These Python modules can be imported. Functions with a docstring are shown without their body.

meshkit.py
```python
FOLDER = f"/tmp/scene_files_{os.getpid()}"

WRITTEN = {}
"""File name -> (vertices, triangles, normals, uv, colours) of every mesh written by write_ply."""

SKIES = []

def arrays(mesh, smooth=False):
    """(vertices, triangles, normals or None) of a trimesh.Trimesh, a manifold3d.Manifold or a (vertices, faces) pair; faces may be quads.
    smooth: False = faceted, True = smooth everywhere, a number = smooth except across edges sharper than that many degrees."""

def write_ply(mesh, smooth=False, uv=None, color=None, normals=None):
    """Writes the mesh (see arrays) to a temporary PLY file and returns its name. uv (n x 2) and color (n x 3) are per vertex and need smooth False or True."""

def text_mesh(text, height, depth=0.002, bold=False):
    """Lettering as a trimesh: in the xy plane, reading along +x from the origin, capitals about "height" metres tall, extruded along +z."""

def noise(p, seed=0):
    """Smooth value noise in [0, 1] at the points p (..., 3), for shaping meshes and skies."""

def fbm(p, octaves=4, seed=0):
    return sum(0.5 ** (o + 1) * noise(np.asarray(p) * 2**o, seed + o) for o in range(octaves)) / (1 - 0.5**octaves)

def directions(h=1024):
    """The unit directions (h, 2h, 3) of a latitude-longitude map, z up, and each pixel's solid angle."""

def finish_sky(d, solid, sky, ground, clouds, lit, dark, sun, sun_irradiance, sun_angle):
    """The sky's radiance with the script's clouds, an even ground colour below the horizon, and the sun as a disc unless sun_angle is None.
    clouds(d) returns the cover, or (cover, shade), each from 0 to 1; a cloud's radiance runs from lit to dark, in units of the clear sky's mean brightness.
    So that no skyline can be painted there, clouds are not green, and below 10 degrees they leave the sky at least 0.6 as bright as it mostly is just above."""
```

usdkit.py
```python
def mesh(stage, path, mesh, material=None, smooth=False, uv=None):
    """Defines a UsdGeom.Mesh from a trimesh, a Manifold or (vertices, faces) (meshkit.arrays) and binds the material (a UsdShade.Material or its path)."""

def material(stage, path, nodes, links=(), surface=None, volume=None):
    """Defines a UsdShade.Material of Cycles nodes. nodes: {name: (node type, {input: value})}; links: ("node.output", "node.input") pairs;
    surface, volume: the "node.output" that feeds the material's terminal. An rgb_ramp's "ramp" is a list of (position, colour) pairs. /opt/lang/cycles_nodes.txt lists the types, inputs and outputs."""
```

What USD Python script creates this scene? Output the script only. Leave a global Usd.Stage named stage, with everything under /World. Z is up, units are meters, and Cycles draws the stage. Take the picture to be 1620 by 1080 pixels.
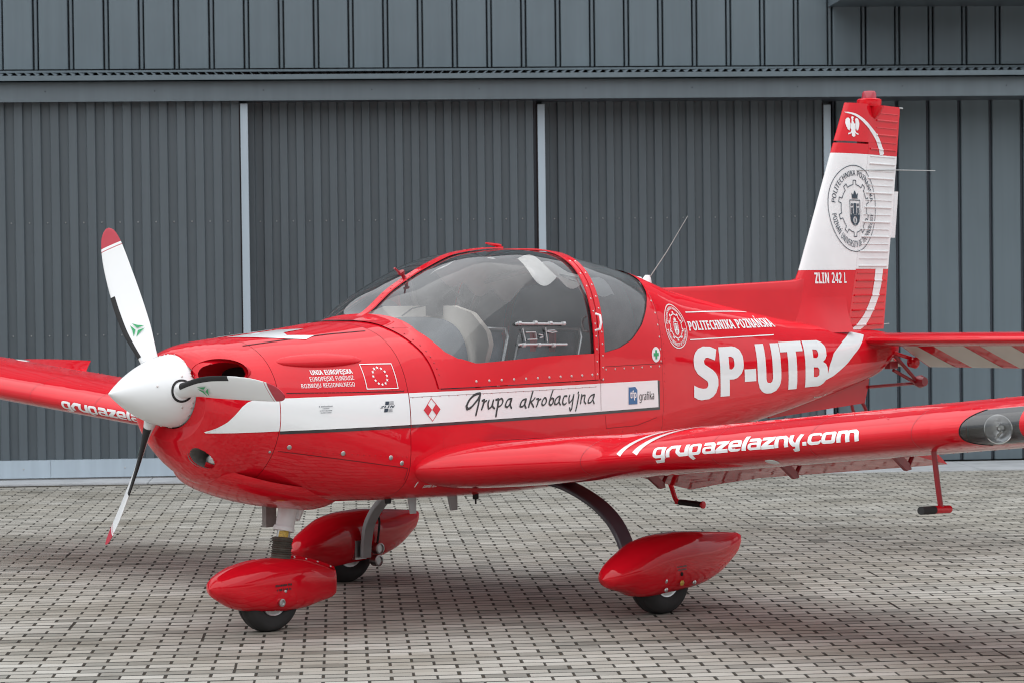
import math, json, numpy as np, trimesh, usdkit
from pxr import Usd, UsdGeom, UsdLux, UsdShade, Sdf, Gf
from scipy.interpolate import PchipInterpolator
from shapely.geometry import Polygon, LineString, Point, MultiPolygon, box as sbox
from shapely.ops import unary_union
from shapely import affinity
import meshkit

# ------------------------------------------------------------------ stage, camera, sky, sun, exposure
stage = Usd.Stage.CreateInMemory()
UsdGeom.SetStageUpAxis(stage, UsdGeom.Tokens.z)
UsdGeom.SetStageMetersPerUnit(stage, 1.0)
UsdGeom.Xform.Define(stage, '/World')
UsdGeom.Scope.Define(stage, '/World/Looks')
cam = UsdGeom.Camera.Define(stage, '/World/camera')
cam.AddTransformOp().Set(Gf.Matrix4d(0.997366, -0.071468, -0.012375, 0, 0.01389, 0.020737, 0.999688, 0, -0.071189, -0.997227, 0.021675, 0, 0, 0, 1.69458, 1))
cam.CreateHorizontalApertureAttr(36.0); cam.CreateVerticalApertureAttr(36.0 * 682 / 1024)
cam.CreateFocalLengthAttr(36.0 * 3780.4455 / 1620.0)
cam.CreateClippingRangeAttr(Gf.Vec2f(0.1, 2000.0))
cam.CreateFStopAttr(8.0); cam.CreateFocusDistanceAttr(12.2)
cam.CreateExposureAttr(1.18)
SUN_EL, SUN_AZ = math.radians(72), math.atan2(-0.45, -0.9)      # towards the sun: behind and left of the camera
usdkit.material(stage, '/World/Looks/sky_look', {
    's': ('sky_texture', {'sky_type': 'single_scattering', 'sun_disc': False, 'sun_elevation': SUN_EL, 'sun_rotation': math.atan2(-0.45, -0.9), 'aerosol_density': 2.5}),
    'tc': ('texture_coordinate', {}), 'n': ('noise_texture', {'scale': 2.2, 'detail': 5, 'roughness': 0.55}),
    'r': ('rgb_ramp', {'ramp': [(0.25, (3.3,3.45,3.65)), (0.7, (5.6,5.75,5.9))]}),
    'sx': ('separate_xyz', {}), 'el': ('map_range', {'from_min': 0.0, 'from_max': 1.0, 'to_min': 0.48, 'to_max': 1.45, 'clamp': True}), 'cg': ('vector_math', {'math_type': 'scale'}),
    'mx': ('mix', {'fac': 0.93}), 'b': ('background_shader', {'strength': 0.1})},
    [('tc.generated', 'n.vector'), ('n.fac', 'r.fac'), ('s.color', 'mx.color1'), ('r.color', 'cg.vector1'), ('tc.generated', 'sx.vector'), ('sx.z', 'el.value'), ('el.result', 'cg.scale'), ('cg.vector', 'mx.color2'), ('mx.color', 'b.color')], surface='b.background')
sky = UsdLux.DomeLight.Define(stage, '/World/sky')
UsdShade.MaterialBindingAPI.Apply(sky.GetPrim()).Bind(UsdShade.Material.Get(stage, '/World/Looks/sky_look'))
sky.GetPrim().SetCustomDataByKey('kind', 'structure')
sky.GetPrim().SetCustomDataByKey('label', 'bright white overcast sky lighting the apron evenly')
sky.GetPrim().SetCustomDataByKey('category', 'sky')
sun = UsdLux.DistantLight.Define(stage, '/World/sun')
sun.CreateIntensityAttr(0.16); sun.CreateAngleAttr(120.0); sun.CreateNormalizeAttr(True); sun.CreateColorAttr(Gf.Vec3f(1.0, 0.97, 0.93))
sun.AddRotateZOp().Set(math.degrees(-SUN_AZ)); sun.AddRotateXOp().Set(-(90 - math.degrees(SUN_EL)))

rng = np.random.default_rng(7)

# ------------------------------------------------------------------ helpers
_names = {}
def path_for(parent, name):
    k = (parent, name); n = _names.get(k, 0); _names[k] = n + 1
    return f'{parent}/{name}' if n == 0 else f'{parent}/{name}_{n:03d}'
def P(o): return o if isinstance(o, str) else str(o.GetPath())
def tag(o, label=None, cat=None, group=None, kind=None):
    p = o.GetPrim() if hasattr(o, 'GetPrim') else o
    for k, v in (('label', label), ('category', cat), ('group', group), ('kind', kind)):
        if v: p.SetCustomDataByKey(k, v)
    return o
def thing(name, label, cat, loc=(0, 0, 0), rz=0.0):
    x = UsdGeom.Xform.Define(stage, path_for('/World', name))
    x.AddTranslateOp().Set(Gf.Vec3d(*map(float, loc))); x.AddRotateZOp().Set(float(rz))
    return tag(x, label, cat)
def obj(name, mesh, mat, parent='/World', smooth=False, label=None, kind=None):
    o = usdkit.mesh(stage, path_for(P(parent), name), mesh, M[mat], smooth)
    return tag(o, label, None, None, kind)
def cat_(ms): return trimesh.util.concatenate([m for m in ms if m is not None])
def bx(x0, x1, y0, y1, z0, z1):
    m = trimesh.creation.box(extents=(abs(x1 - x0), abs(y1 - y0), abs(z1 - z0))); m.apply_translation(((x0 + x1) / 2, (y0 + y1) / 2, (z0 + z1) / 2)); return m
def grid(V, close_u=False, close_v=False, flip=False):
    """V: (nu, nv, 3) points -> quads mesh"""
    nu, nv = V.shape[:2]
    iu = np.arange(nu if close_u else nu - 1); iv = np.arange(nv if close_v else nv - 1)
    a, b = np.meshgrid(iu, iv, indexing='ij'); a2, b2 = (a + 1) % nu, (b + 1) % nv
    q = np.stack([a * nv + b, a2 * nv + b, a2 * nv + b2, a * nv + b2], -1).reshape(-1, 4)
    if flip: q = q[:, ::-1]
    f = np.vstack([q[:, [0, 1, 2]], q[:, [0, 2, 3]]])
    return trimesh.Trimesh(V.reshape(-1, 3), f, process=False)
def fan(ring, flip=False):
    c = ring.mean(0); n = len(ring); v = np.vstack([ring, c]); i = np.arange(n)
    f = np.stack([i, (i + 1) % n, np.full(n, n)], 1)
    if flip: f = f[:, ::-1]
    return trimesh.Trimesh(v, f, process=False)
def loft(rings, cap0=True, cap1=True):
    V = np.asarray(rings, float); parts = [grid(V, close_v=True)]
    if cap0: parts.append(fan(V[0]))
    if cap1: parts.append(fan(V[-1], True))
    m = cat_(parts); m.merge_vertices()
    try: trimesh.repair.fix_normals(m)
    except Exception: pass
    return m
def tube(pts, r, n=12, caps=True):
    p = np.asarray(pts, float); r = np.broadcast_to(np.asarray(r, float), (len(p),))
    t = np.gradient(p, axis=0); t /= np.linalg.norm(t, axis=1, keepdims=True)
    up = np.array([0, 0, 1.0]) if abs(t[0, 2]) < 0.9 else np.array([1.0, 0, 0])
    rings = []
    a = np.cross(t[0], up); a /= np.linalg.norm(a)
    for i in range(len(p)):
        a = a - t[i] * (a @ t[i]); a /= np.linalg.norm(a); b = np.cross(t[i], a)
        g = np.arange(n) * 2 * np.pi / n
        rings.append(p[i] + r[i] * (np.cos(g)[:, None] * a + np.sin(g)[:, None] * b))
    return loft(rings, caps, caps)
def revolve(axis_o, axis_d, prof, n=32):
    """prof: (s along axis, radius)"""
    d = np.asarray(axis_d, float); d /= np.linalg.norm(d); o = np.asarray(axis_o, float)
    a = np.cross(d, [0, 0, 1.0]) if abs(d[2]) < 0.9 else np.cross(d, [1.0, 0, 0]); a /= np.linalg.norm(a); b = np.cross(d, a)
    g = np.arange(n) * 2 * np.pi / n
    rings = [o + s * d + max(r, 1e-4) * (np.cos(g)[:, None] * a + np.sin(g)[:, None] * b) for s, r in prof]
    return loft(rings)
def spline(pts, n, k='lin'):
    p = np.asarray(pts, float); d = np.r_[0, np.cumsum(np.linalg.norm(np.diff(p, axis=0), axis=1))]; d /= d[-1]
    return PchipInterpolator(d, p, axis=0)(np.linspace(0, 1, n))
def face_out(m, o):
    """turns every face away from the axis point o"""
    m = trimesh.Trimesh(m.vertices, m.faces, process=False); t = m.triangles; n = np.cross(t[:, 1] - t[:, 0], t[:, 2] - t[:, 0]); bad = (n * (t.mean(1) - np.asarray(o))).sum(1) < 0
    f = m.faces.copy(); f[bad] = f[bad][:, ::-1]; return trimesh.Trimesh(m.vertices, f, process=False)
def disc(c, n, r, h, k=8):
    n = np.asarray(n, float); n = n / np.linalg.norm(n)
    return revolve(np.asarray(c) - n * 0.001, n, [(0, r), (h * 0.6 + 0.001, r * 0.85), (h + 0.001, r * 0.4)], k)

def flat(poly, edge):
    """triangulated polygon, refined to the edge length"""
    vs, fs = [], []
    for p_ in (poly.geoms if hasattr(poly, 'geoms') else [poly]):
        if p_.is_empty or p_.area < 1e-10: continue
        v, f = trimesh.creation.triangulate_polygon(p_, engine='earcut')
        v = np.c_[v, np.zeros(len(v))]
        if edge: v, f = trimesh.remesh.subdivide_to_size(v, f, edge, max_iter=12)
        vs.append(v); fs.append(f)
    if not vs: return None
    return [trimesh.Trimesh(v, f, process=False) for v, f in zip(vs, fs)]
def film(polys, fn, edge=.03):
    ms = []
    for p_ in (polys if isinstance(polys, (list, tuple)) else [polys]):
        for m_ in (flat(p_, edge) or []):
            ms.append(trimesh.Trimesh(fn(m_.vertices[:, 0], m_.vertices[:, 1]), m_.faces, process=False))
    return cat_(ms)
def ln(pts, w, cap=2, join=2): return LineString(pts).buffer(w / 2, cap_style=cap, join_style=join)
# ------------------------------------------------------------------ materials
M = {}
def mat(name, nodes, links, surface='p.BSDF'):
    M[name] = usdkit.material(stage, '/World/Looks/' + name, nodes, links, surface=surface)
def plain(name, col, rough=0.5, metal=0.0, coat=0.0, spec=0.5, bump=0.0, bscale=200.0, var=0.0, vscale=3.0, coat_rough=0.03):
    nodes = {'p': ('principled_bsdf', {'base_color': col, 'roughness': rough, 'metallic': metal, 'coat_weight': coat, 'coat_roughness': coat_rough, 'specular_ior_level': spec}), 'tc': ('texture_coordinate', {})}
    links = []
    if var:
        nodes['n'] = ('noise_texture', {'scale': vscale, 'detail': 5, 'roughness': 0.6})
        nodes['r'] = ('rgb_ramp', {'ramp': [(0.25, tuple(c * (1 - var) for c in col)), (0.75, tuple(min(1, c * (1 + var)) for c in col))]})
        links += [('tc.object', 'n.vector'), ('n.fac', 'r.fac'), ('r.color', 'p.base_color')]
    if bump:
        nodes['bn'] = ('noise_texture', {'scale': bscale, 'detail': 3}); nodes['b'] = ('bump', {'strength': bump, 'distance': 0.002})
        links += [('tc.object', 'bn.vector'), ('bn.fac', 'b.height'), ('b.normal', 'p.normal')]
    mat(name, nodes, links)
def paint(name, col, rough=0.35):
    """glossy aircraft enamel: slightly uneven, a little orange peel and oil-canning in the coat"""
    mat(name, {'tc': ('texture_coordinate', {}), 'n': ('noise_texture', {'scale': 2.2, 'detail': 4, 'roughness': 0.6}),
        'r': ('rgb_ramp', {'ramp': [(0.3, tuple(c * 0.93 for c in col)), (0.7, tuple(c * 1.05 for c in col))]}),
        'n2': ('noise_texture', {'scale': 5.5, 'detail': 1.5}), 'b': ('bump', {'strength': 0.35, 'distance': 0.004}),
        'rn': ('noise_texture', {'scale': 9.0, 'detail': 4}), 'rr': ('map_range', {'from_min': 0.35, 'from_max': 0.7, 'to_min': 0.03, 'to_max': 0.075}),
        'p': ('principled_bsdf', {'base_color': col, 'roughness': rough, 'coat_weight': 0.9, 'coat_roughness': 0.04, 'coat_ior': 1.5, 'specular_ior_level': 0.0})},
        [('tc.object', 'n.vector'), ('n.fac', 'r.fac'), ('r.color', 'p.base_color'), ('tc.object', 'n2.vector'), ('n2.fac', 'b.height'), ('b.normal', 'p.coat_normal'),
         ('tc.object', 'rn.vector'), ('rn.fac', 'rr.value'), ('rr.result', 'p.coat_roughness')])
RED = (0.62, 0.006, 0.016)
paint('red_paint', RED)
paint('white_paint', (0.78, 0.79, 0.80))
plain('red_decal', (0.58, 0.012, 0.03), 0.3, coat=0.6)
plain('white_decal', (0.80, 0.81, 0.82), 0.3, coat=0.8)
plain('black_decal', (0.014, 0.013, 0.015), 0.3, coat=0.6)
plain('ink_blue', (0.02, 0.035, 0.055), 0.4)
plain('faint_ink', (0.30, 0.31, 0.33), 0.5)
plain('logo_blue', (0.012, 0.10, 0.27), 0.3, coat=0.6)
plain('green_mark', (0.03, 0.32, 0.12), 0.4)
plain('spinner_white', (0.76, 0.77, 0.78), 0.42, coat=0.35, coat_rough=0.18)
plain('blade_red', (0.42, 0.018, 0.04), 0.4, coat=0.3)
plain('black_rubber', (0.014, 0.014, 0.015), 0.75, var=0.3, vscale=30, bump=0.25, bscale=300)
plain('tyre_rubber', (0.017, 0.016, 0.016), 0.72, var=0.35, vscale=14, bump=0.3, bscale=150)
plain('seam_dark', (0.07, 0.004, 0.007), 0.8)
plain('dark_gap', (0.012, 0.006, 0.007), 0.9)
plain('inlet_red', (0.42, 0.005, 0.012), 0.45)
plain('gear_grey', (0.085, 0.085, 0.105), 0.42, coat=0.25, var=0.12, vscale=9)
plain('light_grey_paint', (0.33, 0.35, 0.36), 0.45, coat=0.2, var=0.1, vscale=12)
plain('steel', (0.52, 0.52, 0.52), 0.32, metal=1.0, var=0.1, vscale=40)
plain('rivet_metal', (0.62, 0.56, 0.54), 0.35, metal=0.9)
plain('aluminium', (0.72, 0.73, 0.74), 0.28, metal=1.0)
plain('strut_white', (0.74, 0.75, 0.76), 0.4, coat=0.2, var=0.05, vscale=25)
plain('brass_label', (0.55, 0.36, 0.06), 0.4, var=0.45, vscale=120)
plain('bellows_fabric', (0.07, 0.062, 0.05), 0.75, var=0.35, vscale=40, bump=0.4, bscale=90)
plain('dirty_grey', (0.24, 0.23, 0.22), 0.6, var=0.2, vscale=30)
plain('beige_trim', (0.66, 0.60, 0.53), 0.7, var=0.06, vscale=8)
plain('hood_grey', (0.11, 0.125, 0.14), 0.65)
plain('cabin_dark', (0.05, 0.056, 0.064), 0.8)
plain('seat_cloth', (0.06, 0.07, 0.09), 0.9, var=0.25, vscale=20, bump=0.3, bscale=60)
plain('belt_red', (0.3, 0.02, 0.03), 0.8)
plain('shade_cloth', (0.80, 0.77, 0.74), 0.8, var=0.08, vscale=6)
plain('clear_plastic', (0.42, 0.44, 0.45), 0.2)
plain('lens_red', (0.35, 0.012, 0.03), 0.12, coat=1.0)
plain('cream_stripe', (0.60, 0.55, 0.50), 0.45, coat=0.2)
mat('clear_drop', {'p': ('principled_bsdf', {'base_color': (1, 1, 1), 'roughness': 0.02, 'transmission_weight': 1.0, 'ior': 1.33})}, [])
plain('deep_red', (0.30, 0.006, 0.016), 0.4, coat=0.4)
mat('pane', {'t': ('transparent_bsdf', {'color': (0.9, 0.92, 0.93)}), 'd': ('diffuse_bsdf', {'color': (0.7, 0.71, 0.72)}), 'tc': ('texture_coordinate', {}), 'n': ('noise_texture', {'scale': 4.0, 'detail': 6, 'roughness': 0.6}), 'nr': ('map_range', {'from_min': 0.3, 'from_max': 0.7, 'to_min': 0.006, 'to_max': 0.026}), 'dm': ('mix_closure', {}),
    'g': ('glossy_bsdf', {'color': (1, 1, 1), 'roughness': 0.012}), 'f': ('fresnel', {'IOR': 1.8}), 'm': ('mix_closure', {})},
    [('tc.object', 'n.vector'), ('n.fac', 'nr.value'), ('nr.result', 'dm.fac'), ('t.BSDF', 'dm.closure1'), ('d.BSDF', 'dm.closure2'), ('f.fac', 'm.fac'), ('dm.closure', 'm.closure1'), ('g.BSDF', 'm.closure2')], surface='m.closure')
mat('clean_pane', {'t': ('transparent_bsdf', {'color': (0.93, 0.95, 0.96)}), 'g': ('glossy_bsdf', {'color': (1, 1, 1), 'roughness': 0.01}), 'f': ('fresnel', {'IOR': 1.85}), 'm': ('mix_closure', {})}, [('f.fac', 'm.fac'), ('t.BSDF', 'm.closure1'), ('g.BSDF', 'm.closure2')], surface='m.closure')
mat('dark_pane', {'t': ('transparent_bsdf', {'color': (0.42, 0.45, 0.47)}), 'd': ('diffuse_bsdf', {'color': (0.7, 0.71, 0.72)}), 'tc': ('texture_coordinate', {}), 'n': ('noise_texture', {'scale': 4.0, 'detail': 6, 'roughness': 0.6}), 'nr': ('map_range', {'from_min': 0.3, 'from_max': 0.7, 'to_min': 0.04, 'to_max': 0.09}), 'dm': ('mix_closure', {}),  # diffuse haze puts a grey reflection into the pane material itself
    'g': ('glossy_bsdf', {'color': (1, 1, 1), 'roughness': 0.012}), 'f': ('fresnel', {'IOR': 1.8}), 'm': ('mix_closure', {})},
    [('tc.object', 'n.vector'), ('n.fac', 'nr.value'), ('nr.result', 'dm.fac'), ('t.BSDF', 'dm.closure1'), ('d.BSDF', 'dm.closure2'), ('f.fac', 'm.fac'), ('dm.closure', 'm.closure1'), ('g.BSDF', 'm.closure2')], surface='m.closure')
def sheet_metal(name, col, rough=0.42):
    """powder-coated wall sheet: faint vertical streaks and dust"""
    mat(name, {'g': ('geometry', {}), 'mp': ('mapping', {'scale': (9.0, 9.0, 0.35)}), 'n': ('noise_texture', {'scale': 1.0, 'detail': 6, 'roughness': 0.65}),
        'n2': ('noise_texture', {'scale': 0.7, 'detail': 3}), 'mu': ('mix', {'fac': 0.4}),
        'r': ('rgb_ramp', {'ramp': [(0.3, tuple(c * 0.86 for c in col)), (0.7, tuple(c * 1.12 for c in col))]}),
        'bn': ('noise_texture', {'scale': 1.6, 'detail': 2}), 'b': ('bump', {'strength': 0.5, 'distance': 0.02}), 'p': ('principled_bsdf', {'roughness': rough, 'specular_ior_level': 0.45})},
        [('g.position', 'bn.vector'), ('bn.fac', 'b.height'), ('b.normal', 'p.normal'), ('g.position', 'mp.vector'), ('mp.vector', 'n.vector'), ('g.position', 'n2.vector'), ('n.fac', 'mu.color1'), ('n2.fac', 'mu.color2'), ('mu.color', 'r.fac'), ('r.color', 'p.base_color')])
sheet_metal('wall_grey', (0.1136, 0.1477, 0.1693))
sheet_metal('door_grey', (0.0811, 0.0998, 0.1139))
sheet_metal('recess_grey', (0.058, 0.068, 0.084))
sheet_metal('galvanised', (0.36, 0.43, 0.49), 0.38)
sheet_metal('fascia_grey', (0.1096, 0.1373, 0.1568))
def paver_look(name, light=1.0):
    # colour per stone from its cell, plus broad stains, fine grain and dirt
    nodes = {'g': ('geometry', {}), 's': ('separate_xyz', {}),
        'ry': ('math', {'math_type': 'multiply', 'value2': 10.0}), 'fy': ('math', {'math_type': 'floor'}),
        'md': ('math', {'math_type': 'modulo', 'value2': 2.0}), 'ho': ('math', {'math_type': 'multiply', 'value2': 0.5}),
        'rx': ('math', {'math_type': 'multiply', 'value2': 5.0}), 'sx': ('math', {'math_type': 'subtract'}), 'fx': ('math', {'math_type': 'floor'}),
        'cb': ('combine_xyz', {}), 'wn': ('white_noise_texture', {'dimensions': '2D'}),
        'r': ('rgb_ramp', {'ramp': [(0.0, (0.205, 0.200, 0.178)), (0.06, (0.27, 0.265, 0.24)), (0.25, (0.340, 0.330, 0.297)), (0.75, (0.398, 0.387, 0.352)), (1.0, (0.460, 0.450, 0.415))]}),
        'mp': ('mapping', {'scale': (0.55, 1.5, 1.0)}), 'n': ('noise_texture', {'scale': 1.0, 'detail': 6, 'roughness': 0.62}),
        'nr': ('rgb_ramp', {'ramp': [(0.28, (0.56, 0.53, 0.485)), (0.42, (0.84, 0.82, 0.785)), (0.58, (1.0, 1.0, 1.0))]}),
        'mp2': ('mapping', {'scale': (9.0, 16.0, 9.0)}), 'n2': ('noise_texture', {'scale': 1.0, 'detail': 5, 'roughness': 0.7}),
        'nr2': ('rgb_ramp', {'ramp': [(0.28, (0.76, 0.73, 0.69)), (0.42, (0.97, 0.96, 0.95)), (0.75, (1.04, 1.04, 1.03))]}),
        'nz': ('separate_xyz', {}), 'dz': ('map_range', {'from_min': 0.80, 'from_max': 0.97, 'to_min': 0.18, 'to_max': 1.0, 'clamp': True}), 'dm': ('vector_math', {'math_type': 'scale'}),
        'v': ('voronoi_texture', {'scale': 0.55, 'randomness': 1.0}), 'vr': ('rgb_ramp', {'ramp': [(0.0, (0.60, 0.57, 0.53)), (0.10, (0.80, 0.78, 0.75)), (0.22, (1.0, 1.0, 1.0))]}), 'm3': ('mix', {'mix_type': 'multiply', 'fac': 0.55}),
        'n3': ('noise_texture', {'scale': 260.0, 'detail': 3}), 'm1': ('mix', {'mix_type': 'multiply', 'fac': 0.9}), 'm2': ('mix', {'mix_type': 'multiply', 'fac': 0.9}),
        'b': ('bump', {'strength': 0.35, 'distance': 0.0015}),
        'p': ('principled_bsdf', {'roughness': 0.62, 'specular_ior_level': 0.35})}
    links = [('g.position', 's.vector'), ('s.y', 'ry.value1'), ('ry.value', 'fy.value1'), ('fy.value', 'md.value1'), ('md.value', 'ho.value1'), ('s.x', 'rx.value1'), ('rx.value', 'sx.value1'), ('ho.value', 'sx.value2'), ('sx.value', 'fx.value1'),
        ('fx.value', 'cb.x'), ('fy.value', 'cb.y'), ('cb.vector', 'wn.vector'), ('wn.value', 'r.fac'), ('g.position', 'mp.vector'), ('mp.vector', 'n.vector'), ('n.fac', 'nr.fac'),
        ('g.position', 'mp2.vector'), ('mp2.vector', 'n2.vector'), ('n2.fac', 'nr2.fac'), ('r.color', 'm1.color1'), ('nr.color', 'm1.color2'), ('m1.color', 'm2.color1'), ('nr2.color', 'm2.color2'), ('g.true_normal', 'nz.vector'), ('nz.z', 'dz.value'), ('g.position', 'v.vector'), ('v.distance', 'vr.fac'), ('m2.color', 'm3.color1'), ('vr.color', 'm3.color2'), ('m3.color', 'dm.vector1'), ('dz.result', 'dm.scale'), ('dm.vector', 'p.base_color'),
        ('g.position', 'n3.vector'), ('n3.fac', 'b.height'), ('b.normal', 'p.normal')]
    mat(name, nodes, links)
paver_look('paver_stone')
mat('joint_soil', {'g': ('geometry', {}), 'n': ('noise_texture', {'scale': 6.0, 'detail': 5}), 'r': ('rgb_ramp', {'ramp': [(0.35, (0.026, 0.020, 0.013)), (0.6, (0.045, 0.036, 0.022)), (0.75, (0.042, 0.044, 0.018))]}), 'p': ('principled_bsdf', {'roughness': 0.95})},
    [('g.position', 'n.vector'), ('n.fac', 'r.fac'), ('r.color', 'p.base_color')])
mat('far_paving', {'g': ('geometry', {}), 'br': ('brick_texture', {'offset': 0.5, 'scale': 1.0, 'brick_width': 0.2, 'row_height': 0.1, 'mortar_size': 0.004, 'color1': (0.42, 0.41, 0.38), 'color2': (0.5, 0.49, 0.46), 'mortar': (0.06, 0.05, 0.035)}),
    'p': ('principled_bsdf', {'roughness': 0.7})}, [('g.position', 'br.vector'), ('br.color', 'p.base_color')])
mat('concrete', {'g': ('geometry', {}), 'n': ('noise_texture', {'scale': 3.0, 'detail': 7, 'roughness': 0.65}), 'r': ('rgb_ramp', {'ramp': [(0.3, (0.32, 0.335, 0.35)), (0.5, (0.42, 0.44, 0.46)), (0.7, (0.48, 0.50, 0.52))]}),
    'p': ('principled_bsdf', {'roughness': 0.75})}, [('g.position', 'n.vector'), ('n.fac', 'r.fac'), ('r.color', 'p.base_color')])

# ------------------------------------------------------------------ ground: soil sheet, stones, concrete strip
def ground_sheet(x0, x1, y0, y1, z):
    return trimesh.Trimesh([(x0, y0, z), (x1, y0, z), (x1, y1, z), (x0, y1, z)], [(0, 1, 2), (0, 2, 3)], process=False)
PX0, PX1, PY0, PY1 = -6.4, 9.4, 8.4, 21.4
g = obj('ground', cat_([ground_sheet(-900, 900, -900, PY0, -0.004), ground_sheet(-900, PX0, PY0, 900, -0.004), ground_sheet(PX1, 900, PY0, 900, -0.004), ground_sheet(PX0, PX1, 22.9, 900, -0.004)]), 'far_paving')
tag(g, 'wide grey paved airfield ground stretching to the horizon', 'ground', None, 'structure')
pave = thing('pavement', 'pavement of grey concrete stones in running bond under the airplane', 'pavement'); tag(pave, kind='structure')
obj('joint_bed', ground_sheet(PX0, PX1, PY0, 22.9, -0.0050), 'joint_soil', pave)
def stone(x0, x1, y0, y1, z, tx, ty):
    c = 0.0034; d = 0.012
    v = np.array([(x0, y0, -d), (x1, y0, -d), (x1, y1, -d), (x0, y1, -d), (x0, y0, -c), (x1, y0, -c), (x1, y1, -c), (x0, y1, -c), (x0 + c, y0 + c, 0), (x1 - c, y0 + c, 0), (x1 - c, y1 - c, 0), (x0 + c, y1 - c, 0)], float)
    v[4:, 2] += z + tx * (v[4:, 0] - (x0 + x1) / 2) + ty * (v[4:, 1] - (y0 + y1) / 2)
    f = [(8, 9, 10), (8, 10, 11)]
    for a, b in ((4, 8), (0, 4)):
        for i in range(4):
            j = (i + 1) % 4; f += [(a + i, a + j, b + j), (a + i, b + j, b + i)]
    return v, f
stones = []
nrow0, nrow1 = int(round(PY0 * 10)), int(round(PY1 * 10))
for r in range(nrow0, nrow1):
    y0 = r * 0.1; x = PX0 + (0.1 if r % 2 else 0.0) - 0.1
    k = int(math.floor((PX0 - 0.1) / 0.2))
    x = (k + (0.5 if r % 2 else 0.0)) * 0.2
    while x < PX1:
        cuts = [(x, x + 0.2)]
        if rng.random() < 0.012: cuts = [(x, x + 0.1), (x + 0.1, x + 0.2)]
        for a, b in cuts:
            ga, gb = 0.0031 + rng.random() * 0.0022, 0.0040 + rng.random() * 0.0016
            j = rng.normal(0, 0.0012)
            a2, b2 = max(a + ga + j, PX0), min(b - ga + j, PX1)
            if b2 - a2 > 0.02:
                stones.append(stone(a2, b2, y0 + gb, y0 + 0.1 - gb, rng.normal(0, 0.0006), rng.normal(0, 0.003), rng.normal(0, 0.004)))
        x += 0.2
cpos = np.array([0, 0, 1.69458]); fdir = np.array([0.071189, 0.997227, -0.021675]); rdir = np.array([0.997366, -0.071468, -0.012375]); udir = np.array([0.01389, 0.020737, 0.999688])
cen = np.array([s[0][8:].mean(0) for s in stones]); dd = cen - cpos; dep = dd @ fdir
px, py = 810 + 3780.4 * (dd @ rdir) / dep, 540 - 3780.4 * (dd @ udir) / dep
vis = (px > 8) & (px < 1612) & (py < 1076) & (py > 700)
order = np.argsort(np.where(vis, dep, 1e9))[:300]
pick = set(order[:300].tolist())
rest_v, rest_f, off = [], [], 0
for i, (v, f) in enumerate(stones):
    if i in pick: obj('paver', trimesh.Trimesh(v, f, process=False), 'paver_stone', pave)
    else: rest_v.append(v); rest_f.append(np.array(f) + off); off += len(v)
obj('pavers', trimesh.Trimesh(np.vstack(rest_v), np.vstack(rest_f), process=False), 'paver_stone', pave, kind='stuff')
# concrete strip along the doors, cut in slabs
strip = thing('concrete_strip', 'pale concrete strip along the foot of the hangar doors', 'kerb'); tag(strip, kind='structure')
xs = [PX0 - 6, -4.2, -1.75, 0.75, 3.3, 5.8, PX1 + 5]
for a, b in zip(xs[:-1], xs[1:]):
    ya, yb = 21.50 - 0.025 * a, 21.50 - 0.025 * b
    ya, yb = 21.52 - 0.034 * a, 21.52 - 0.034 * b
    m = trimesh.creation.extrude_polygon(Polygon([(a + .004, ya), (b - .004, yb), (b - .004, 22.42), (a + .004, 22.42)]), 0.03); m.apply_translation((0, 0, -0.022)); obj('slab', m, 'concrete', strip)

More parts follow.
